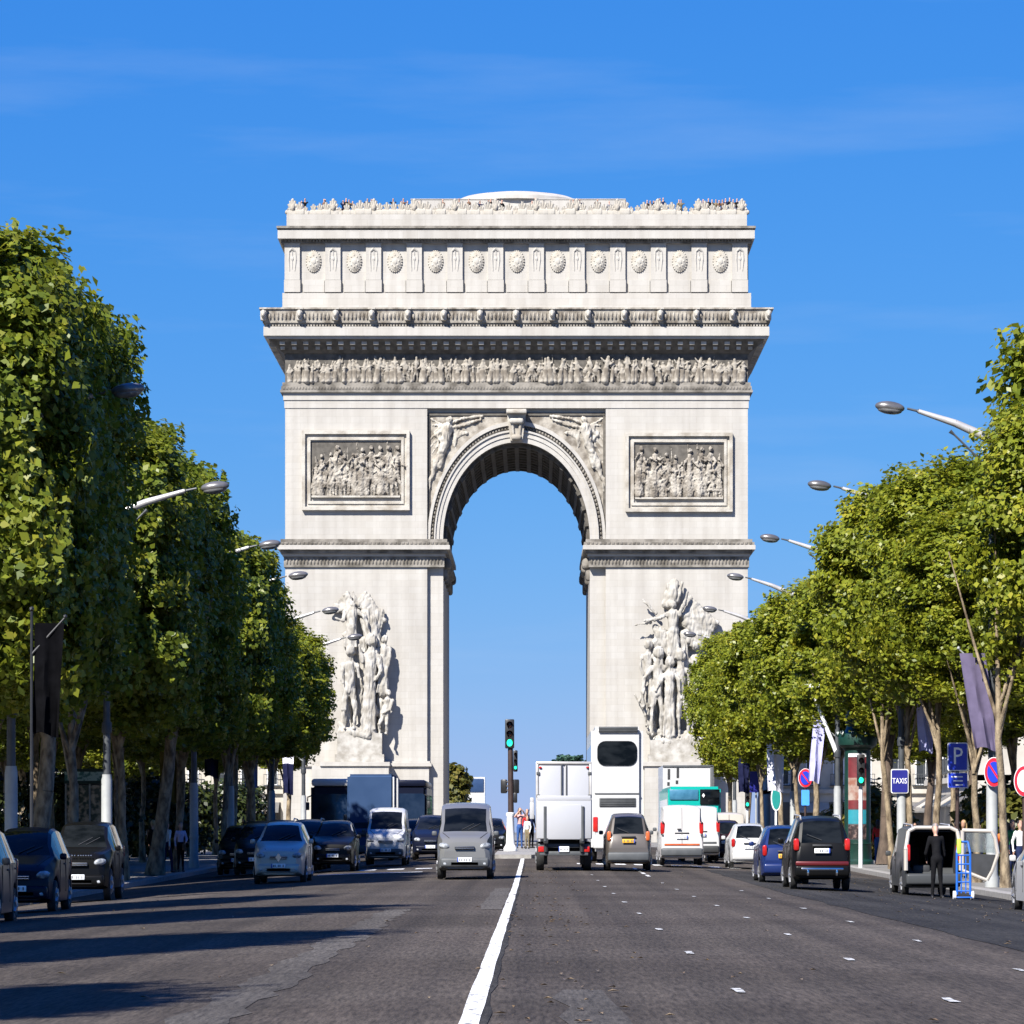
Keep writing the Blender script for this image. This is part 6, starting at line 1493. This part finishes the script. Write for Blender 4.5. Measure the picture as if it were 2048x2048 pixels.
person('person with orange-red scarf-coloured top next to the box lorry on the island', -.30, 172, 'stand', 'red', 'grey', 'dark', 1.70, R(-10), z=zi)
crowd = [(12.75, 118.5, 'navy', 'dark', 'walker in navy jacket above the roof of the open van'), (13.05, 119.4, 'black', 'blond', 'fair-haired walker in black above the roof of the open van'), (13.45, 118.8, 'brown', 'brown', 'walker in brown coat behind the pale young trunk'),
         (14.0, 120.3, 'black', 'dark', 'dark-haired walker in black beyond the parking sign post'), (14.35, 119.6, 'grey', 'brown', 'walker in grey just past the parking sign post'), (14.75, 121, 'navy', 'blond', 'fair-haired walker in navy near the leaning trunk'),
         (13.55, 109.5, 'white', 'dark', 'person in white blouse beside the big no-parking lamp post'), (13.9, 108.2, 'black', 'dark', 'person in black next to the white blouse'),
         (13.2, 112.5, 'orange', 'brown', 'person in orange top past the big lamp post'), (14.45, 113.6, 'sky', 'dark', 'person in sky-blue top at the picture edge'), (13.95, 114.6, 'green', 'dark', 'person in green top behind the orange one'),
         (12.3, 127, 'navy', 'dark', 'walker in navy before the brown trunk near the taxi sign'), (12.9, 136, 'black', 'brown', 'walker in black behind the taxi lamp post'), (13.3, 152, 'red', 'dark', 'walker in red far along the sunny pavement'), (12.9, 158, 'white', 'dark', 'walker in white far along the sunny pavement')]
rp_ = random.Random(5)
for i, (x, d, top, hr, lb) in enumerate(crowd):
    person(lb, x, d, ('walk', 'stand', 'bag')[i % 3], top, ('black', 'jeans', 'navy', 'grey')[i % 4], hr, rp_.uniform(1.62, 1.8), rp_.choice((0, PI, PI*.9, R(20), R(-40))), long=i % 3 == 1, group='pedestrians on the sunny pavement', voxel=.034, skin=i % 2)
# hand trolley by the van
t = thing('hand_trolley', 'bright blue upright hand trolley with lime strap beside the open van', 'trolley', (9.62, 88.0, -.32)); M['trolley'] = mat('trolley_blue', (.01,.10,.42), rough=.35); M['lime'] = mat('lime_strap', (.35,.55,.04), rough=.6)
b = B()
for s in (-1, 1): path(b, [(s*.15, 0, .12), (s*.15, .02, 1.05), (s*.11, .1, 1.3)], [.026, .026, .024], 8)
tube(b, (-.11, .1, 1.3), (.11, .1, 1.3), .024, .024, 8); part('frame', b, M['trolley'], t)
for k in range(5): b = B(); tube(b, (-.15, .01, .2+.2*k), (.15, .01, .2+.2*k), .018, .018, 6); part('crossbar', b, M['trolley'], t)
for k in range(2): b = B(); tube(b, (-.05+.1*k, .015, .15), (-.05+.1*k, .02, 1.0), .016, .016, 6); part('upright_bar', b, M['trolley'], t)
b = B(); rbox(b, 0, -.12, .06, .34, .26, .03, .01); part('toe_plate', b, M['trolley'], t)
for s in (-1, 1): b = B(); tube(b, (s*.17, .06, .1), (s*.23, .06, .1), .10, .10, 16); part('wheel', b, M['white'], t)
b = B(); rbox(b, -.1, .03, 1.2, .1, .1, .34, .03); part('strap', b, M['lime'], t)

# visitors along the roof of the arch
rp_ = random.Random(9); cols = ['black', 'navy', 'brown', 'grey', 'khaki', 'green']
rb = {}
for c_ in cols:
    for j, ps_ in enumerate(('stand', 'camera')):
        rb[c_, j] = body_mesh('body', ps_, [SK[j], CLO[c_], CLO[('navy', 'black')[j]], SHOE], 1.78, rp_.uniform(-.5, .5), .08, False, False)
zr = .4 + Z(414.5)
us = [567, 574, 610, 612, 646, 652, 657, 664, 692, 700, 741, 756, 760, 768, 790, 835, 858, 866, 884, 905, 921, 926, 933, 938, 947, 1004, 1010, 1076, 1082, 1089, 1094, 1128, 1150, 1222, 1228, 1234, 1240, 1246, 1252, 1282, 1286, 1316, 1328, 1338, 1345, 1352, 1358, 1364, 1370, 1378, 1385, 1392]
zones = [(735, 'over the end bays near the shaded trees'), (1000, 'before the low dome, shaded half'), (1200, 'before the low dome, sunny half'), (1500, 'over the end bays near the sunny trees')]
for i, u in enumerate(us):
    c_ = rp_.choices(cols, (7, 4, 3, 2, 2, 1))[0]; zn = next(z_ for lim, z_ in zones if u < lim)
    o = link('person', rb[c_, rp_.random() < .25], None, (ACX + X(u), AD + .95 + rp_.uniform(0, .5), zr)); o.scale = (1, 1, rp_.uniform(.92, 1.05))
    tag(o, 'tiny visitor in %s on the arch roof %s' % ({'khaki': 'khaki', 'black': 'black', 'navy': 'navy'}.get(c_, c_), zn), 'person', 'visitors on the roof of the arch')

# ------------------------------------------------------------------ fallen leaves and scraps on the road
rg = random.Random(21); bm = B()
for k in range(900):
    y = 22 + 110*rg.random()**1.6
    x = rg.choice((rg.uniform(-KERB, KERB), rg.uniform(6.5, KERB), rg.uniform(6.5, KERB), rg.gauss(.2, .35)))
    x = max(-KERB+.05, min(KERB-.05, x)); s = rg.uniform(.018, .05); a = rg.uniform(0, 6.28); z = zroad(x, y)+.012
    c_, s_ = math.cos(a), math.sin(a)
    vs = [bm.verts.new((x + s*(p*c_ - q*s_), y + 1.6*s*(p*s_ + q*c_), z + h)) for p, q, h in ((-1, 0, .0), (0, -.6, .012), (1.1, 0, .004), (0, .6, .015))]
    bm.faces.new(vs)
lm_ = leafmat('dry_leaf', [(.08,.05,.02), (.15,.10,.045), (.24,.19,.12)], .1)
o = link('fallen_leaves', tomesh(bm, 'fallen_leaves', lm_, None)); o['kind'] = 'stuff'; o['label'] = 'dry fallen leaves scattered over the carriageway'
